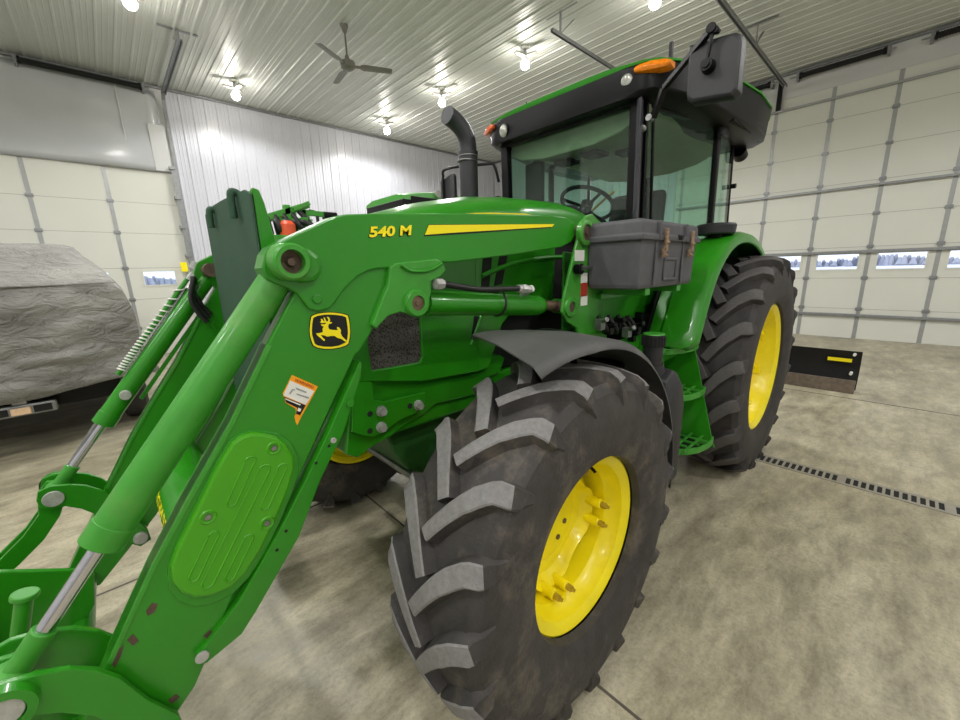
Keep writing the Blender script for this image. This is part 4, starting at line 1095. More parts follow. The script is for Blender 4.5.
    obj('mast_foot', bm, GREEN, T, bevel=.012)
    box(bb, min(f(-1.44), f(-1.25)), max(f(-1.44), f(-1.25)), 1.62, 1.98, .95, 1.22); box(bb, min(f(-1.60), f(-1.42)), max(f(-1.60), f(-1.42)), .7, 2.0, .95, 1.10); obj('subframe', bb, GREEN, T, bevel=.012)
    return lb, ua, cy_, mm
LB, UA, BC, MM = loader_side(1)
RLB, RUA, RBC, RMM = loader_side(-1)

# level indicator spring rod and hose guards on the right bucket cylinder
f = lambda x: mx(x, -1)
top, rod_end = Vector((f(-1.2), .385, 1.668)), Vector((f(-1.2), -.300, .792)); d = (rod_end-top).normalized()
off = Vector((0, -.036, .030))
ind = obj('level_indicator_rod', cyl(B(), top+off+d*.05, rod_end+off*.2-d*.05, .009, n=10), STEEL, RBC)
bm = B(); pts = []; turns = 22
a0, a1 = top+off*1.25+d*.10, top+off*1.25+d*.58
u_, v_, _ = frame(d)
for k in range(turns*14+1):
    t = k/14*2*PI; p = a0.lerp(a1, (k/(turns*14))**.55); pts.append(p+(u_*math.cos(t)+v_*math.sin(t))*.0145)
tube(bm, pts, .0036, n=6); obj('coil_spring', bm, WHITE, RBC, smooth=60)
bm = B(); cyl(bm, a0-d*.03, a1+d*.02, .010, n=12); obj('spring_core', bm, GREEN, RBC)
bm = B(); bar(bm, top+off*-1.3+d*.12, top+off*-1.3+d*.66, .016, .016); obj('guide_bar', bm, GREEN, RBC, bevel=.003)
bm = B(); q = top+d*.66+Vector((.04, 0, 0)); cyl(bm, q-Vector((.03, 0, 0)), q+Vector((.02, 0, 0)), .020, n=16); obj('guide_bolt', bm, ZINC, RBC, bevel=.002)
for k in range(3):
    bm = B(); p = top+Vector((.03+.02*k, 0, 0))
    tube(bm, [p+off*1.1+d*.08, p+off*.3+d*(.13+.02*k), p-off*.8+d*(.17+.02*k), p-off*2.0+d*(.19+.02*k)], .010, n=8, smooth_n=6); obj('hose', bm, HOSE, RBC, smooth=60)
bm = B()
for p in (top+off*1.3+d*.03, top+off*1.0+d*.08, top+off*.6+d*.12+Vector((.03, 0, 0))): cyl(bm, p-d*.015, p+d*.02, .022, n=8)
obj('hose_fitting', bm, STEEL, RBC)

# torque tube between the booms
ty, tz, tr = .10, .78, .103
bm = B(); cyl(bm, (mx(XB1-.03, -1), ty, tz), (XB1-.03, ty, tz), tr, n=40)
TQ = obj('torque_tube', bm, GREEN, T, smooth=40)
def tubemap(x, y):
    X = -1.86+.38*x; an = R(203)-(y-.5)*.5
    return (X, ty+(tr+.0015)*math.cos(an)*1.0, tz-(tr+.0015)*math.sin(an)*1.0)
# bucket carrier ahead of the booms (its near part shows at the lower left)
bm = B()
for x in (-1.47, -1.93):
    prism(bm, [(-.46, .72), (-.25, .60), (-.22, .56), (-.24, .44), (-.34, .30), (-.52, .26), (-.62, .40), (-.60, .62)], x-.01, x+.01)
cp = objs('carrier_cheek', bm, GREEN, T, bevel=.004)
bm = B(); box(bm, -2.32, -1.16, -.66, -.62, .20, .62); box(bm, -2.32, -1.16, -.64, -.50, .20, .26)
obj('carrier_frame', bm, GREEN, T, bevel=.008)
bm = B(); cyl(bm, (-2.3, -.285, .37), (-1.18, -.285, .37), .035, n=20); cyl(bm, (-2.3, -.52, .56), (-1.18, -.52, .56), .03, n=20); obj('carrier_cross_tube', bm, GREEN, T, smooth=40)
a, c = P(25, 594, X=-1.38), P(15, 668, X=-1.38)
bm = B(); cyl(bm, a, c, .017, n=24); pt = obj('latch_tube', bm, GREEN, T, smooth=40)
bm = B(); d_ = (c-a).normalized(); cyl(bm, a-d_*.004, a+d_*.010, .026, n=24); obj('collar', bm, GREENW, pt, smooth=40, bevel=.003)

# ---- decals and covers on the left boom
xs = XB1-.012+.0015
# ribbed oval cover
cv = YZ([(252, 433), (265, 434), (277, 437), (287, 445), (294, 457), (295, 469), (290, 488), (279, 515), (262, 550), (247, 573), (232, 588), (212, 597), (195, 599), (181, 594), (172, 583), (170, 568), (176, 550), (190, 522), (205, 492), (220, 462), (232, 443), (242, 436)], xs+.014)
CV = obj('boom_cover', prism(B(), cv, xs-.004, xs+.014), COVERG, LB, bevel=.012)
rim_ = YZ([(250, 430), (265, 430), (279, 433), (291, 442), (298, 456), (299, 469), (293, 490), (282, 517), (265, 552), (249, 577), (233, 593), (212, 604), (193, 606), (177, 600), (168, 587), (167, 570), (173, 550), (187, 520), (202, 490), (217, 460), (229, 440), (240, 433)], xs)
obj('cover_rim', prism(B(), rim_, xs-.004, xs+.004), GREEN, LB, bevel=.003)
bm = B()
for (u0, v0), (u1, v1) in (((250, 462), (232, 502)), ((264, 471), (208, 583)), ((282, 469), (265, 506)), ((213, 537), (194, 577)), ((248, 540), (230, 577))):
    a, c = P(u0, v0, X=xs+.014), P(u1, v1, X=xs+.014)
    w_ = .0115 if abs(v1-v0) < 60 else .0135
    dd = (c-a).normalized(); nn = Vector((0, dd.z, -dd.y))
    tube(bm, [a-dd*.004-nn*0+nn*w_*math.cos(t_)+(-dd)*w_*math.sin(t_) for t_ in [PI*k/8 for k in range(9)]]+[c+nn*(-w_)*math.cos(t_)+dd*w_*math.sin(t_) for t_ in [PI*k/8 for k in range(9)]]+[a+nn*w_], .0028, n=6)
objs('pressed_rib', bm, COVERG, CV, smooth=60)
bs = B(); bd = B()
for u, v in ((274, 448), (208, 517), (267, 523)):
    q = P(u, v, X=xs+.014); cyl(bs, (q.x, q.y, q.z), (q.x+.005, q.y, q.z), .0085, n=6)
    spin(bd, [(0, .020), (.004, .017), (.002, .011), (0, .010)], q.x-.0, q.y, q.z, n=20)
objs('cover_screw', bs, STEEL, CV, bevel=.001); objs('screw_dimple', bd, COVERG, CV, smooth=40)

# deer badge
xd = XB1-.012+.001
def cr(pts): return [(300+a/12, 300+b_/12) for a, b_ in pts]
def flat(name, px, x, mat, parent, t=.0012):
    q = YZ(px, x+t); return obj(name, prism(B(), q, x-t, x+t), mat, parent)
o1 = cr([(110, 360), (115, 280), (128, 200), (142, 180), (200, 157), (280, 146), (360, 143), (450, 148), (520, 158), (582, 178), (595, 220), (605, 300), (612, 380), (606, 450), (590, 530), (560, 555), (480, 580), (380, 596), (290, 595), (200, 578), (152, 552), (130, 500), (114, 430)])
BD = flat('badge', o1, xd, BLACKM, LB)
o2 = cr([(118, 360), (124, 280), (138, 205), (152, 190), (210, 166), (285, 155), (360, 151), (440, 156), (510, 166), (572, 186), (584, 225), (596, 300), (602, 380), (596, 450), (580, 522), (552, 545), (475, 570), (380, 586), (290, 585), (205, 568), (162, 543), (142, 495), (123, 430)])
flat('badge_border', o2, xd+.0012, YDECAL, BD)
o3 = cr([(144, 360), (150, 280), (162, 215), (210, 190), (290, 178), (360, 175), (440, 180), (510, 190), (553, 207), (562, 260), (572, 330), (575, 400), (568, 460), (556, 505), (470, 545), (380, 560), (290, 559), (215, 545), (182, 525), (166, 480), (148, 420)])
flat('badge_field', o3, xd+.0024, BLACKM, BD)
deer = cr([(250, 290), (262, 312), (285, 318), (272, 350), (275, 385), (240, 396), (192, 400), (210, 425), (240, 450), (290, 492), (303, 480), (270, 448), (248, 420), (290, 425), (330, 440), (372, 432), (418, 432), (450, 455), (500, 468), (545, 500), (568, 498), (540, 470), (505, 435), (488, 395), (492, 362), (470, 330), (448, 322), (445, 340), (460, 356), (440, 362), (390, 358), (352, 352), (338, 320), (345, 290), (380, 278), (384, 268), (352, 266), (362, 245), (355, 215), (335, 200), (322, 206), (340, 228), (340, 250), (325, 262), (308, 240), (300, 212), (284, 208), (290, 236), (300, 258), (282, 252), (268, 226), (250, 228), (255, 252), (240, 270), (270, 278), (296, 272), (318, 276), (300, 290), (275, 292)])
flat('deer', deer, xd+.0036, YDECAL, BD)
# model lettering: each side of the word sits on the upper arm
xt = XB1+.0015
def plane_text(name, s, u0, v0, u1, v1, hpx, mat, parent, x=xt, bold=.03, slant=.18):
    a, c = P(u0, v0, X=x), P(u1, v1, X=x); tp = P(u0, v0-hpx, X=x)
    ex = Vector((0, c.y-a.y, c.z-a.z)); ez = Vector((0, 0, tp.z-a.z))
    return text_mesh(name, s, mat, parent, lambda px, py: a+ex*px+ez*py+ex.normalized()*slant*ez.length*py+Vector((0, 0, 0)), bold=bold)
SH = 1.0
plane_text('lettering_shadow', '540 M', 368.3, 238.6, 410.6, 236.4, 11.6, BLACKM, UA, xt-.0005, .05)
plane_text('lettering', '540 M', 369.3, 237.6, 411.0, 235.2, 11.0, YDECAL, UA, xt+.0006, .035)
flat('arm_stripe_shadow', [(424, 236.3), (428.5, 224.5), (553, 223.8), (551, 227.8), (452, 234.8)], XB1+.0005, BLACKM, UA, .0006)
flat('arm_stripe', [(425, 234.8), (429, 225), (554.5, 224), (552, 226.8), (452, 232.8)], XB1+.0014, YDECAL, UA, .0006)
for pc in ([(146, 611), (152, 603), (158, 604), (155, 612), (148, 616)], [(127, 640), (133, 634), (139, 641), (133, 646)], [(112, 664), (118, 650), (124, 645), (121, 656), (115, 668)], [(203, 636), (210, 630), (214, 632), (208, 640)], [(262, 470), (266, 466), (265, 474)][:0] or [(168, 700), (176, 694), (180, 697), (172, 704)]):
    flat('paint_chip', pc, xd, MATS['dark_rust'], LB, .0004)
# warning label
def w9(p): return [(260+a/9, 360+b_/9) for a, b_ in p]
WL = flat('warning_label', w9([(290, 135), (522, 238), (440, 390), (375, 505), (358, 540), (335, 588), (322, 560), (312, 510), (325, 480), (322, 440), (232, 385), (205, 300)]), xd, ORANGE, LB, .0008)
flat('label_panel', w9([(272, 185), (488, 280), (412, 405), (210, 318)]), xd+.001, WHITE, WL, .0004)
flat('label_black_panel', w9([(214, 330), (412, 408), (360, 498), (325, 485), (335, 430), (236, 382)]), xd+.001, BLACKM, WL, .0004)
flat('label_line', w9([(230, 344), (368, 400), (362, 410), (228, 354)]), xd+.0016, WHITE, WL, .0003)
flat('label_line', w9([(345, 430), (372, 440), (362, 466), (335, 458)]), xd+.0016, WHITE, WL, .0003)
flat('label_drawing', w9([(262, 300), (290, 262), (310, 262), (318, 275), (300, 272), (272, 310)]), xd+.0016, STILE, WL, .0003)
flat('label_drawing', w9([(318, 245), (420, 285), (416, 300), (330, 266)]), xd+.0016, STILE, WL, .0003)
flat('label_drawing', w9([(330, 300), (440, 335), (438, 350), (328, 312)]), xd+.0016, STILE, WL, .0003)
text_mesh('label_word', '\u25b2 WARNING' if False else 'WARNING', REDD, WL, (lambda a, c, tp: (lambda px, py: a+(c-a)*px+(tp-a)*py))(P(260+308/9, 360+188/9, X=xd+.002), P(260+478/9, 360+256/9, X=xd+.002), P(260+320/9, 360+166/9, X=xd+.002)))
text_mesh('tube_lettering', 'JOHN DEERE', YDECAL, TQ, tubemap, bold=.03)

# ---- hood guard in front of the nose
GX0, GX1, GY = -2.10, -1.375, .36
t1 = P(205, 212, Y=GY); t2 = P(250, 191, Y=GY)
G = obj('hood_guard', slab(B(), [(GX0, GY, 1.0), (GX1, GY+.0, 1.0), (GX1, GY, t2.z-.005), (GX1-.07, GY, t2.z+.015), (GX0+.35, GY, 1.905), (GX0+.08, GY, t1.z+.006), (GX0, GY, t1.z-.01)], (0, -1, 0), .01), DGREEN, T, bevel=.003)
bm = B(); gp = [(GY, 1.0), (GY, t2.z), (GY+.008, t2.z+.012), (GY+.026, t2.z+.006), (GY+.036, t2.z-.03), (GY+.066, 1.64), (GY+.085, 1.5), (GY+.085, 1.0)]
prism(bm, gp, GX1-.012, GX1); prism(bm, gp, GX0, GX0+.012)
gf = objs('guard_flange', bm, GREEN, G, bevel=.004)
bm = B()
for u, v0, v1 in ((232, 195, 220), (210.5, 212, 229)):
    a, c = P(u, v0, Y=GY-.012), P(u, v1, Y=GY-.012)
    tube(bm, [(a.x, GY+.02, a.z-.004), (a.x, GY-.004, a.z+.010), (a.x, GY-.016, a.z), (a.x, GY-.016, c.z)], .012, n=8, smooth_n=4)
objs('guard_lug', bm, DGREEN, G, smooth=60)
bm = B(); box(bm, GX0+.1, GX1-.1, GY+.01, .62, 1.0, 1.08); box(bm, X0-.2, X0+.2, .40, .62, 1.02, 1.08); obj('guard_bracket', bm, DGREEN, G, bevel=.005)

# ---------------------------------------------------------------- rear fenders
def rear_fender(sg):
    f = lambda x: mx(x, sg)
    path = [(2.46, 1.13), (2.52, 1.26), (2.60, 1.42), (2.70, 1.57), (2.84, 1.69), (3.02, 1.775), (3.22, 1.81), (3.45, 1.805), (3.68, 1.755), (3.90, 1.66), (4.05, 1.55)]
    # cross section across X: inner wall edge, flat, raised crown, outer lip
    rings = []
    n = len(path)
    # smooth the path
    pts = [Vector((0, y, z)) for y, z in path]; q = []
    for i in range(n-1):
        p0 = pts[max(i-1, 0)]; p1 = pts[i]; p2 = pts[i+1]; p3 = pts[min(i+2, n-1)]
        for k in range(4):
            t = k/4; q.append(.5*((2*p1)+(-p0+p2)*t+(2*p0-5*p1+4*p2-p3)*t*t+(-p0+3*p1-3*p2+p3)*t**3))
    q.append(pts[-1])
    for i, p in enumerate(q):
        d = (q[min(i+1, len(q)-1)]-q[max(i-1, 0)]).normalized(); nrm = Vector((0, -d.z, d.y))
        fr = i/(len(q)-1)
        xo = -.80+.0*fr; xi = -1.10+.04*fr
        if i == 0: xo -= .06
        if i == 1: xo -= .02
        sec = [(xi, -.02), (xi+.004, 0), (xi+.07, .004), (xi+.09, .022), (xo-.05, .026), (xo-.012, .010), (xo, -.02), (xo, -.045)]
        ring = [Vector((f(x), p.y, p.z))+nrm*h for x, h in sec]
        ring += [Vector((f(x-(.0 if j else .006)), p.y, p.z))+nrm*(h-.008) for j, (x, h) in enumerate(reversed(sec))]
        rings.append(ring)
    fe = obj('rear_fender', sweep_section(B(), rings), GREEN, T, smooth=35)
    # inner fender wall between wheel and cab
    wall = [(y, z-.006) for y, z in path]+[(4.05, 1.15), (3.9, 1.05), (2.6, 1.05)]
    obj('fender_wall', prism(B(), wall, f(-1.115), f(-1.10)), BLACKM, fe)
    return fe
RF = rear_fender(1); rear_fender(-1)
# round work lamp standing on the left fender
a = P(715, 236, X=-.93)
bm = B(); cyl(bm, (-.93, a.y, 1.80), (-.93, a.y, a.z+.0), .05, n=20); obj('lamp_foot', bm, BLACK, RF)
bm = B(); spin(bm, [(-.035, 0), (-.035, .10), (-.028, .115), (.02, .12), (.032, .112), (.036, .09), (.036, 0)], 0, 0, 0, n=32)
bmesh.ops.rotate(bm, verts=bm.verts, cent=(0, 0, 0), matrix=Matrix.Rotation(-PI/2, 3, 'Y')); bmesh.ops.translate(bm, verts=bm.verts, vec=(-.93, a.y, a.z+.042)); obj('fender_lamp', bm, PLASTIC, T, smooth=30)

# ---------------------------------------------------------------- cab
CF, CB, CR = 2.45, 3.24, 3.82      # front, middle and rear pillar lines
zf, zt_ = 1.22, 2.56
def cab_pt(side_, y, z):
    """half width of the cab at y, z"""
    w = .50+(.70-.50)*min(1, (y-CF)/(CB-CF)) if y < CB else .70-(.04)*(y-CB)/(CR-CB)
    return X0+side_*(w+.02*(1-abs(z-1.9)/.7))
CAB = part('cab_frame_root', T) if False else None
bm = B()
PW = .03
for s_ in (1, -1):
    A0, A1 = P(645, 240, X=-1.235), P(650, 100, X=-1.215)
    # front pillar: slim glossy post slightly raked
    bar(bm, (X0+s_*.52, CF+.01, 1.25), (X0+s_*.52, CF-.03, 2.60), .055, .07, up=(1, 0, 0))
    bar(bm, (X0+s_*.705, CB+.02, 1.45), (X0+s_*.70, CB-.01, 2.60), .05, .04, up=(1, 0, 0))
    bar(bm, (X0+s_*.65, CR, 1.60), (X0+s_*.64, CR-.04, 2.56), .022, .03, up=(1, 0, 0))
    bar(bm, (X0+s_*.52, CF, 2.555), (X0+s_*.70, CB, 2.565), .05, .06); bar(bm, (X0+s_*.70, CB, 2.565), (X0+s_*.64, CR, 2.555), .05, .06)
bar(bm, (X0-.52, CF-.03, 2.56), (X0+.52, CF-.03, 2.56), .05, .06); bar(bm, (X0-.64, CR-.04, 2.56), (X0+.64, CR-.04, 2.56), .05, .05)
bar(bm, (X0-.65, CR, 1.62), (X0+.65, CR, 1.62), .05, .06)
CF_ = obj('cab_frame', bm, BLACK, T, bevel=.01)
# door frame line beside the front pillar and handle rail
bm = B()
bar(bm, (X0+.555, CF+.055, 1.28), (X0+.553, CF+.015, 2.56), .022, .03, up=(1, 0, 0)); bar(bm, (X0+.585, CF+.10, 1.9), (X0+.58, CF+.055, 2.50), .016, .016, up=(1, 0, 0))
obj('door_seal', bm, BLACK, CF_, bevel=.004)
bm = B(); bar(bm, (X0+.555, CF-.035, 1.75), (X0+.56, CF-.075, 2.55), .03, .03, up=(1, 0, 0)); obj('pillar_trim', bm, simple('glossy_pillar', srgb(50, 50, 58), .2, coat=.5, var=.05), CF_, bevel=.008)
# glass: windscreen, side doors, quarter windows, rear
def pane(name, pts, nrm): return obj(name, slab(B(), pts, nrm, .006), GLASS, T)
pane('windscreen', [(X0-.49, CF-.0, 1.60), (X0+.49, CF-.0, 1.60), (X0+.49, CF-.03, 2.54), (X0-.49, CF-.03, 2.54)], (0, -1, 0))
for s_ in (1, -1):
    pane('door_glass', [(X0+s_*.545, CF+.03, 1.30), (X0+s_*.705, CB-.01, 1.42), (X0+s_*.70, CB-.03, 2.54), (X0+s_*.545, CF, 2.54)], (s_, -.2, 0))
    pane('quarter_glass', [(X0+s_*.71, CB+.04, 1.75), (X0+s_*.66, CR-.02, 1.72), (X0+s_*.65, CR-.06, 2.53), (X0+s_*.705, CB+.01, 2.54)], (s_, .1, 0))
pane('rear_window', [(X0-.62, CR, 1.65), (X0+.62, CR, 1.65), (X0+.61, CR-.04, 2.53), (X0-.61, CR-.04, 2.53)], (0, 1, 0))
# floor and lower body
bm = B(); prism(bm, [(CF+.02, 1.12), (CF-.01, 1.30), (CF, 1.34), (2.7, 1.30), (CR, 1.34), (CR, 1.62), (CR+.02, 1.1), (3.0, 1.0)], X0-.62, X0+.62); obj('cab_floor', bm, BLACK, T, bevel=.01)
bm = B(); box(bm, X0-.50, X0+.50, CF-.02, CF+.03, 1.25, 1.62); obj('firewall', bm, GREEN, T, bevel=.01)
bm = B(); prism(bm, YZ([(612, 285), (636, 288), (668, 290), (655, 318), (600, 320), (598, 290)], -1.15), -1.32, -1.17); obj('side_cowl', bm, GREEN, T, bevel=.015)
# dark curved lower door glass edge behind the steps
pane('lower_door_glass', [(X0+.56, CF+.05, 1.15), (X0+.69, 3.0, 1.15), (X0+.70, 3.05, 1.44), (X0+.555, CF+.04, 1.36)], (1, -.2, 0))
# headliner and interior
bm = B(); rings = []
for y, dz in ((CF+.02, 0), (CF+.08, .01), (2.8, .03), (3.3, .03), (CR-.06, 0)):
    rings.append([(X0+w_, y, z_+dz) for w_, z_ in ((-.56, 2.50), (-.40, 2.43), (-.2, 2.40), (.2, 2.40), (.40, 2.43), (.56, 2.50), (.56, 2.60), (-.56, 2.60))])
hl = obj('headliner', sweep_section(B(), rings), LINER, T, smooth=50, bevel=.01)
bm = B()
for x, y in ((-.15, 2.62), (.1, 2.60), (.28, 2.75)): box(bm, X0+x-.07, X0+x+.07, y, y+.14, 2.385, 2.412)
obj('air_vent', bm, BLACKM, hl, bevel=.004)
bm = B(); box(bm, X0-.27, X0+.27, 2.98, 3.48, 1.62, 1.76); st_ = obj('seat', bm, SEATM, T, bevel=.05)
bm = B(); prism(bm, [(3.42, 1.70), (3.50, 2.22), (3.56, 2.26), (3.62, 2.22), (3.56, 1.70)], X0-.24, X0+.24); obj('seat_back', bm, SEATM, st_, bevel=.04)
bm = B(); box(bm, X0-.2, X0+.2, 3.05, 3.4, 1.33, 1.62); obj('seat_base', bm, BLACKM, st_, bevel=.02)
bm = B(); box(bm, X0+.27, X0+.36, 3.05, 3.45, 1.78, 1.84); box(bm, X0-.50, X0-.28, 2.95, 3.55, 1.5, 1.86); obj('armrest', bm, BLACKM, st_, bevel=.02)
# steering column, wheel, dash
bm = B(); prism(bm, [(2.50, 1.34), (2.50, 1.86), (2.56, 1.96), (2.70, 1.93), (2.74, 1.80), (2.66, 1.34)], X0-.16, X0+.16); da = obj('dashboard', bm, BLACKM, T, bevel=.02)
sc_ = P(590, 202, Y=2.86); sc_ = P(587, 204, X=X0)
ax_ = Vector((0, .50, .86)).normalized(); u_, v_, _ = frame(ax_)
bm = B(); pts = [sc_+(u_*math.cos(2*PI*k/40)+v_*math.sin(2*PI*k/40))*.195 for k in range(41)]; tube(bm, pts, .0145, n=10)
for an in (R(90), R(210), R(330)): tube(bm, [sc_-ax_*.03, sc_+(u_*math.cos(an)+v_*math.sin(an))*.19], .012, n=8)
cyl(bm, sc_-ax_*.05, sc_+ax_*.01, .045, n=20); cyl(bm, sc_-ax_*.26, sc_-ax_*.05, .03, n=16)
obj('steering_wheel', bm, BLACKM, T, smooth=40)
bm = B(); a = sc_+Vector((.17, -.02, .02)); tube(bm, [sc_+Vector((.05, 0, -.05)), a, a+Vector((.06, .0, .03))], .010, n=8); obj('control_lever', bm, GLOVE, da)
# monitor post at the right front inside
bm = B(); p0 = P(550, 165, X=X0-.35); bar(bm, (X0-.36, 2.62, 1.75), (X0-.36, 2.60, 2.50), .05, .05, up=(1, 0, 0)); box(bm, X0-.44, X0-.28, 2.55, 2.60, 2.12, 2.42); obj('display_post', bm, BLACK, T, bevel=.01)
bm = B(); a = P(597, 190, X=X0+.3); bar(bm, (X0-.02, 3.80, 1.62), (X0-.02, 3.78, 2.54), .05, .04, up=(1, 0, 0)); box(bm, X0-.12, X0-.02, 3.72, 3.78, 2.05, 2.12); box(bm, X0-.02, X0+.1, 3.72, 3.78, 1.95, 2.02); obj('rear_window_post', bm, BLACK, T, bevel=.006)

# roof: black fascia body with a thin green cap
def roof_ring(y, w, zlo, zhi, crown, k=9):
    r = []
    for i in range(k+1):
        q = -1+2*i/k; r.append((X0+w*q, y, zhi+crown*(1-q*q*q*q)))
    return r
RY = [(2.32, .50), (2.335, .58), (2.375, .645), (2.50, .71), (2.75, .785), (3.1, .84), (3.45, .875), (3.75, .875), (3.95, .82), (4.03, .66)]
rings = []; cap = []
for y, w in RY:
    tz_ = 2.722+.030*min(1, max(0, y-2.32)/.5) - (.05*max(0, (y-3.6)/.4)); zl_ = 2.545-.0*(y > 2.4) - (.03 if 3.0 < y < 4.0 else 0)
    e = 1 if 2.36 < y < 4 else .0
    rings.append([(X0-w*.90, y, zl_), (X0-w*.985, y, zl_+.03), (X0-w, y, tz_-.022), (X0-w*.9, y, tz_-.012), (X0+w*.9, y, tz_-.012), (X0+w, y, tz_-.022), (X0+w*.985, y, zl_+.03), (X0+w*.90, y, zl_)])
    row = []
    for i in range(13):
        q = -1+2*i/12; row.append((X0+(w+.008)*q, y-(.006 if y < 2.36 else 0)+(.01 if y > 4 else 0), tz_-.010+.010*(1-abs(q)**6)+(.004*e+.010)*(1-abs(q)**4)))
    row += [(X0+(w+.008), y, tz_-.020), (X0-(w+.008), y, tz_-.020)]
    cap.append(row)
RO = obj('roof', sweep_section(B(), rings), BLACK, T, smooth=35, bevel=.006)
RC = obj('roof_cap', sweep_section(B(), cap), GREEN, RO, smooth=40)
# vent panels under the rear overhang of the roof
bm = B(); box(bm, X0+.70, X0+.82, 3.15, 3.55, 2.525, 2.545); box(bm, X0+.70, X0+.80, 3.6, 3.85, 2.525, 2.545); obj('roof_vent', bm, BLACKM, RO, bevel=.004)
# lights under the front edge
def oval_lamp(name, c, nrm, ra, rb_, dep, mat, parent, bez=BLACK):
    nrm = Vector(nrm).normalized(); u = Vector((0, 0, 1)).cross(nrm).normalized(); v = nrm.cross(u); c = Vector(c)
    def ring(s_, h): return [c+nrm*h+u*ra*s_*math.cos(2*PI*i/28)+v*rb_*s_*math.sin(2*PI*i/28) for i in range(28)]
    o = obj(name, sweep_section(B(), [ring(.85, -dep), ring(1.12, -dep*.3), ring(1.16, 0), ring(1.05, .004), ring(1.0, -.006)]), bez, parent, smooth=50)
    obj('lens', sweep_section(B(), [ring(1.0, -.01), ring(1.0, 0), ring(.7, .012), ring(.3, .018)]), mat, o, smooth=50)
    return o
hl_c = P(628, 82, Y=2.34)
oval_lamp('roof_work_light', (hl_c.x, 2.335, hl_c.z), (.15, -1, -.15), .045, .048, .07, LENS, RO)
oval_lamp('roof_work_light', (X0-(hl_c.x-X0)+.05, 2.32, hl_c.z-.02), (-.15, -1, -.15), .045, .048, .07, LENS, RO)
# amber corner lamps
for s_, mt_ in ((1, AMBER), (-1, REDL)):
    c = P(655, 68, Y=2.38) if s_ == 1 else None
    cx_ = c.x if s_ == 1 else X0-(P(655, 68, Y=2.38).x-X0); cz_ = P(655, 68, Y=2.38).z
    bm = B(); rings = []
    for q, h_ in ((-1, .016), (-.7, .026), (0, .031), (.7, .027), (1, .016)):
        ang = R(18)*q if s_ == 1 else -R(18)*q
        X_ = cx_+q*.085; Y_ = 2.335+(.040*(q*s_+1)**1.7)*.55
        rings.append([(X_, Y_-.022, cz_-h_*.6), (X_, Y_-.03, cz_), (X_, Y_-.022, cz_+h_*.8), (X_, Y_+.03, cz_+h_), (X_, Y_+.03, cz_-h_)])
    obj('turn_signal', sweep_section(B(), rings), mt_, RO, smooth=50, bevel=.003)
bm = B(); bar(bm, (X0+.66, 2.50, 2.70), (X0+.66, 2.50, 2.82), .018, .018); obj('roof_stub', bm, BLACK, RO)
bm = B(); tube(bm, [(X0-.40, 2.5, 2.70), (X0-.38, 2.5, 2.83)], .004, n=6); obj('antenna', bm, BLACK, RO)
# rear work lamp on the side of the roof
bm = B(); cyl(bm, (X0+.66, 3.88, 2.50), (X0+.66, 3.95, 2.47), .05, n=20); obj('rear_work_light', bm, BLACK, RO, smooth=40)
bm = B(); a = P(715, 126, X=-1.0); box(bm, -1.03, -.985, CB-.06, CB+.05, 2.46, 2.56); obj('pillar_bracket', bm, PLASTIC, CF_, bevel=.012)
bm = B(); cyl(bm, (X0+.66, CR-.06, 2.22), (X0+.70, CR-.06, 2.22), .018, n=14); obj('window_hinge', bm, BLACK, CF_)

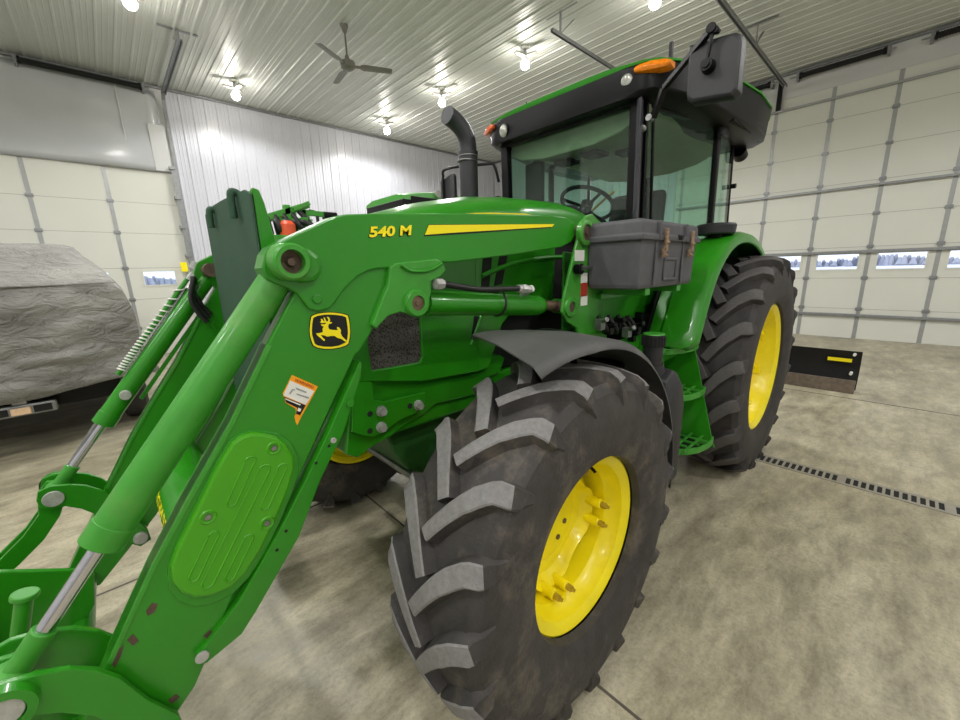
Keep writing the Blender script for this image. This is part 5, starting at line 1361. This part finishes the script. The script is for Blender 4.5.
# ---- mirrors
my = 2.30
def mir(sg):
    f = lambda x: mx(x, sg)
    if sg == 1:
        pts = [P(u, v, Y=my) for u, v in ((689, 49), (739, 32), (744, 37), (741, 92), (737, 99), (692, 105), (687, 100))]
    bm = B()
    if sg == 1:
        a = [P(u, v, Y=my) for u, v in ((690, 46), (737, 32.5), (743, 35), (744.5, 42), (740, 92), (735, 98), (693, 105), (687.5, 101), (687, 95))]
        rings = []
        for h, s_ in ((0, .90), (-.012, .985), (.0, 1)):
            pass
        cc = sum(a, Vector())/len(a)
        for y_, s_ in ((my-.030, .86), (my-.022, .95), (my, 1.0), (my+.035, 1.0), (my+.04, .96)):
            rings.append([Vector((cc.x+(p.x-cc.x)*s_, y_, cc.z+(p.z-cc.z)*s_)) for p in a])
        sweep_section(bm, rings)
    else:
        x_ = X0-1.10
        rings = []
        for y_, s_ in ((my-.02, .8), (my, 1), (my+.03, 1)):
            rings.append([(x_+w_*s_, y_, 2.26+h_*s_) for w_, h_ in ((-.08, -.17), (.08, -.17), (.09, -.15), (.09, .15), (.08, .17), (-.08, .17), (-.09, .15), (-.09, -.15))])
        sweep_section(bm, rings)
    m_ = obj('side_mirror', bm, PLASTIC, T, smooth=25, bevel=.004)
    if sg == 1:
        c = P(709, 67, Y=my-.03)
        bm = B(); cyl(bm, (c.x, my-.075, c.z), (c.x, my-.015, c.z), .026, .034, n=20); cyl(bm, (c.x, my-.085, c.z), (c.x, my-.07, c.z), .016, n=12); obj('mirror_knuckle', bm, BLACK, m_, smooth=40)
        bm = B(); t_ = P(713, 30, Y=my-.06)
        bar(bm, (c.x, my-.07, c.z), (t_.x, t_.y, t_.z), .018, .014); 
        b0, b1, b2 = P(712, 29, Y=my-.06), P(664, 88, Y=CF-.09), P(655, 108, Y=CF-.06)
        b3 = P(653, 118, Y=CF-.05)
        bar(bm, b0, b1, .026, .026); bar(bm, b1, b3, .03, .03); cyl(bm, b0+Vector((0, -.02, 0)), b0+Vector((0, .02, 0)), .022, n=12)
        cyl(bm, b0+Vector((.02, -.012, -.012)), b0+Vector((.02, .02, -.012)), .014, n=6)
        obj('mirror_arm', bm, BLACK, m_, bevel=.003)
        bm = B(); a1 = P(650, 118, Y=CF-.05); cyl(bm, a1+Vector((0, -.02, 0)), a1+Vector((0, .02, 0)), .018, n=10); cyl(bm, (X0+.56, CF-.06, 2.40), (X0+.56, CF-.02, 2.40), .02, n=10); obj('arm_clamp', bm, STEEL, m_)
    else:
        bm = B(); x_ = X0-1.10
        tube(bm, [(x_, my+.0, 2.10), (x_-.02, my-.03, 2.2), (x_-.02, my-.03, 2.40), (x_+.04, my-.03, 2.47), (X0-.66, CF-.1, 2.44), (X0-.60, CF-.08, 2.42), (X0-.58, CF-.05, 2.30)], .011, n=8, smooth_n=5); obj('mirror_arm', bm, BLACK, m_, smooth=60)
mir(1); mir(-1)
bm = B(); tube(bm, [(X0-.56, CF-.05, 2.18), (X0-.60, CF-.09, 2.16), (X0-.64, CF-.10, 1.9), (X0-.64, CF-.10, 1.6), (X0-.58, CF-.05, 1.55)], .012, n=8, smooth_n=4); obj('grab_rail', bm, BLACK, CF_, smooth=60)

# ---- exhaust
ex, ey = -2.05, 1.84
bm = B(); tube(bm, [(ex, ey, 1.55), (ex, ey, 2.36)], .060, n=28); E1 = obj('exhaust_stack', bm, simple('exhaust_grey', srgb(44, 45, 49), .45, metal=.2, var=.12, vscale=20), T, smooth=40)
bm = B(); cyl(bm, (ex, ey, 2.35), (ex, ey, 2.37), .063, n=28)
tube(bm, [(ex, ey, 2.36), (ex, ey, 2.40), (ex, ey-.008, 2.445), (ex-.01, ey-.032, 2.495), (ex-.025, ey-.072, 2.535), (ex-.035, ey-.115, 2.56), (ex-.035, ey-.13, 2.565)], .054, n=24, smooth_n=5)
obj('exhaust_elbow', bm, MATS['exhaust_grey'], E1, smooth=50)
bm = B(); tube(bm, [(ex-.0, ey-.01, 2.31), (ex, ey-.01, 2.315)], .064, n=28); tube(bm, [(ex, ey, 2.34), (ex, ey, 2.345)], .064, n=28); obj('clamp_band', bm, STEEL, E1)

# ---- fuel tank and steps
tank = [(1.94, .46), (2.12, .46), (2.13, 1.02), (2.10, 1.10), (2.05, 1.12), (1.97, 1.08), (1.93, .98)]
bm = B(); rings = []
for x, s_, dz in ((-1.16, .96, -.02), (-1.14, 1, 0), (-.90, 1, 0), (-.76, 1, -.02), (-.725, .93, -.06), (-.715, .85, -.09)):
    cy0, cz0 = 2.03, .78; rings.append([(x, cy0+(y-cy0)*s_, cz0+(z-cz0)*s_+(dz if z > .9 else 0)) for y, z in tank])
FT = obj('fuel_tank', sweep_section(bm, rings), PLASTIC, T, smooth=30, bevel=.008)
bm = B(); cyl(bm, (-.86, 2.03, 1.02), (-.855, 2.01, 1.13), .085, .055, n=24); cyl(bm, (-.855, 2.01, 1.12), (-.85, 2.0, 1.235), .050, n=24); nk = obj('filler_neck', bm, PLASTIC, FT, smooth=40)
bm = B(); cyl(bm, (-.85, 2.0, 1.225), (-.85, 2.0, 1.285), .054, n=28)
for k in range(20):
    t_ = 2*PI*k/20; c = Vector((-.85+.054*math.cos(t_), 2.0+.054*math.sin(t_), 1.255)); box(bm, c.x-.004, c.x+.004, c.y-.004, c.y+.004, 1.228, 1.276)
obj('fuel_cap', bm, BLACKM, FT); bm = B(); cyl(bm, (-.85, 2.0, 1.283), (-.85, 2.0, 1.290), .054, .050, n=28); obj('cap_ring', bm, GREENW, FT, smooth=40)

# steps: two side plates and three treads
bm = B()
Xo = lambda z: -.735-(z-.47)*.235
sp = [(-1.12, 1.18), (Xo(1.18)-.02, 1.18), (Xo(.47), .47), (Xo(.40), .44), (-.95, .44), (-1.12, .9)]
def xz_plate(bm, pts, y0, y1):
    a = [bm.verts.new((x, y0, z)) for x, z in pts]; c = [bm.verts.new((x, y1, z)) for x, z in pts]; n = len(pts)
    bm.faces.new(a); bm.faces.new(c[::-1])
    for i in range(n): bm.faces.new((a[i], c[i], c[(i+1) % n], a[(i+1) % n]))
xz_plate(bm, sp, 2.755, 2.765); xz_plate(bm, [(-1.12, 1.16), (-.98, 1.16), (-.86, .52), (-.89, .50), (-1.02, 1.0), (-1.12, 1.0)], 2.415, 2.425)
SPL = objs('step_side_plate', bm, GREEN, T, bevel=.002)[0]
bm = B(); slab(bm, [(-1.12, 2.17, .44), (-1.12, 2.76, .44), (-1.12, 2.76, 1.2), (-1.12, 2.17, 1.2)], (1, 0, 0), .01); obj('step_back_plate', bm, GREEN, SPL)
for z in (.505, .835, 1.125):
    xo = Xo(z)+.012; bm = B(); xi_ = xo-.20
    # tread: rounded front nose and a raised open grid
    pts = [(xi_, 2.43), (xo-.11, 2.42), (xo-.06, 2.46), (xo-.02, 2.54), (xo, 2.64), (xo, 2.72), (xo-.01, 2.77), (xi_, 2.765)]
    ring = [(x, y, z) for x, y in pts]
    for a, c in zip(ring, ring[1:]): bar(bm, Vector(a)-Vector((0, 0, .015)), Vector(c)-Vector((0, 0, .015)), .035, .014, up=(0, 0, 1)) if False else obox(bm, (Vector(a)+Vector(c))/2-Vector((0, 0, .017)), (Vector(c)-Vector(a)).normalized(), Vector((0, 0, 1)).cross((Vector(c)-Vector(a)).normalized()), Vector((0, 0, 1)), (Vector(c)-Vector(a)).length/2+.004, .006, .019)
    for k in range(1, 4): y_ = 2.43+.33*k/4; box(bm, xi_, xo-(.08, .035, .012)[k-1], y_-.008, y_+.008, z-.012, z)
    for k in (1, 2): x_ = xi_+.2*k/3; box(bm, x_-.007, x_+.007, 2.43, 2.76, z-.012, z+.0)
    tr_ = obj('step_tread', bm, GREENW, T, bevel=.002)
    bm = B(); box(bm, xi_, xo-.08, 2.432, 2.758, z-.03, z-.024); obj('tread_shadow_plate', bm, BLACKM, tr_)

# clutter of valves and lines between the fender and the cab
for k, (u, v) in enumerate(((600, 322), (609, 327), (618, 322), (627, 330), (637, 326), (632, 335))):
    q = P(u, v, X=-1.02-.03*(k % 3)); bm = B(); box(bm, q.x-.02, q.x+.02, q.y-.02, q.y+.02, q.z-.04, q.z+.015); cyl(bm, (q.x, q.y, q.z), (q.x+.05, q.y-.02, q.z+.02), .014, n=8)
    obj('hydraulic_valve', bm, BLACK if k % 3 else STEEL, T, bevel=.004)
for k in range(4):
    q = P(598+k*10, 316, X=-1.08); bm = B(); tube(bm, [(q.x, q.y, q.z), (q.x+.03, q.y+.05, q.z-.08), (q.x-.03, q.y+.12, q.z-.10), (q.x-.1, q.y+.16, q.z-.02)], .012, n=8, smooth_n=5); obj('hydraulic_hose', bm, HOSE, T, smooth=60)
bm = B(); box(bm, -1.24, -1.0, 1.95, 2.75, 1.02, 1.10); box(bm, -1.24, -1.16, 1.98, 2.05, 1.1, 1.50); obj('cab_support', bm, GREEN, T, bevel=.01)

# ================================================================== toolbox
tx1 = -.85; ty0, ty1 = 1.795, 2.47
tz0, tz1, tzt = 1.52, 1.755, 1.838; tx0 = -1.125
TB = thing('toolbox', ((tx0+tx1)/2, (ty0+ty1)/2, tz0), 'dusty dark grey plastic toolbox with two rusty latches, mounted beside the cab door', 'toolbox')
bm = B(); rings = []
for z, e in ((tz0, .014), (tz0+.02, .008), (tz1, 0)): rings.append([(tx0+e, ty0+e, z), (tx1-e, ty0+e, z), (tx1-e, ty1-e, z), (tx0+e, ty1-e, z)])
sweep_section(bm, rings)
# raised ribs on the long face
PYX = lambda u: P(u, 250, X=tx1).y
for y0_, y1_ in ((PYX(655), PYX(655)+.018), (PYX(682), PYX(682)+.018)): box(bm, tx1-.004, tx1+.006, y0_, y1_, tz0+.012, tz1-.01)
box(bm, tx1-.008, tx1+.003, PYX(665), PYX(678), tz0+.03, tz0+.045); box(bm, tx1-.008, tx1+.003, PYX(665), PYX(678), tz0+.13, tz0+.145); box(bm, tx1-.008, tx1+.003, PYX(665), PYX(665)+.012, tz0+.03, tz0+.145); box(bm, tx1-.008, tx1+.003, PYX(678)-.012, PYX(678), tz0+.03, tz0+.145)
obj('box_body', bm, TOOLP, TB, bevel=.005)
bm = B(); rings = []
for z, e in ((tz1-.012, -.016), (tz1+.012, -.018), (tz1+.016, -.006), (tzt-.014, -.003), (tzt, .012)): rings.append([(tx0+e, ty0+e, z), (tx1-e, ty0+e, z), (tx1-e, ty1-e, z), (tx0+e, ty1-e, z)])
sweep_section(bm, rings); 
box(bm, tx1-.01, tx1+.022, PYX(655), PYX(655)+.018, tz1-.01, tzt-.005); box(bm, tx1-.01, tx1+.022, PYX(682), PYX(682)+.018, tz1-.01, tzt-.005)
obj('lid', bm, TOOLP, TB, bevel=.005)
for y_ in (PYX(661), PYX(687)):
    bm = B(); box(bm, tx1+.008, tx1+.022, y_-.016, y_+.016, tz1-.09, tz1-.05); box(bm, tx1+.018, tx1+.030, y_-.013, y_+.013, tz1-.06, tz1+.045); cyl(bm, (tx1+.028, y_-.02, tz1-.02), (tx1+.028, y_+.02, tz1-.02), .008, n=10); cyl(bm, (tx1+.026, y_-.014, tz1-.08), (tx1+.026, y_+.014, tz1-.08), .007, n=10)
    obj('latch', bm, BRASS, TB, bevel=.002)
bm = B(); cyl(bm, (tx1+.01, PYX(675), tz1+.01), (tx1+.035, PYX(675), tz1+.005), .012, n=12); obj('lock', bm, BLACKM, TB)
bm = B(); box(bm, tx0+.02, tx1-.02, ty0+.12, ty0+.17, tz0-.035, tz0-.001); box(bm, tx0+.02, tx1-.02, ty1-.17, ty1-.12, tz0-.035, tz0-.001); box(bm, tx0-.06, tx0+.03, ty0+.1, ty1-.1, tz0-.06, tz0-.03); obj('toolbox_bracket', bm, GREEN, T, bevel=.003)

# ------------------------------------------------------------------ rendering look
vs_ = bpy.context.scene.view_settings
vs_.view_transform = 'Standard'; vs_.look = 'None'; vs_.gamma = 1; vs_.use_curve_mapping = False
vs_.exposure = .04
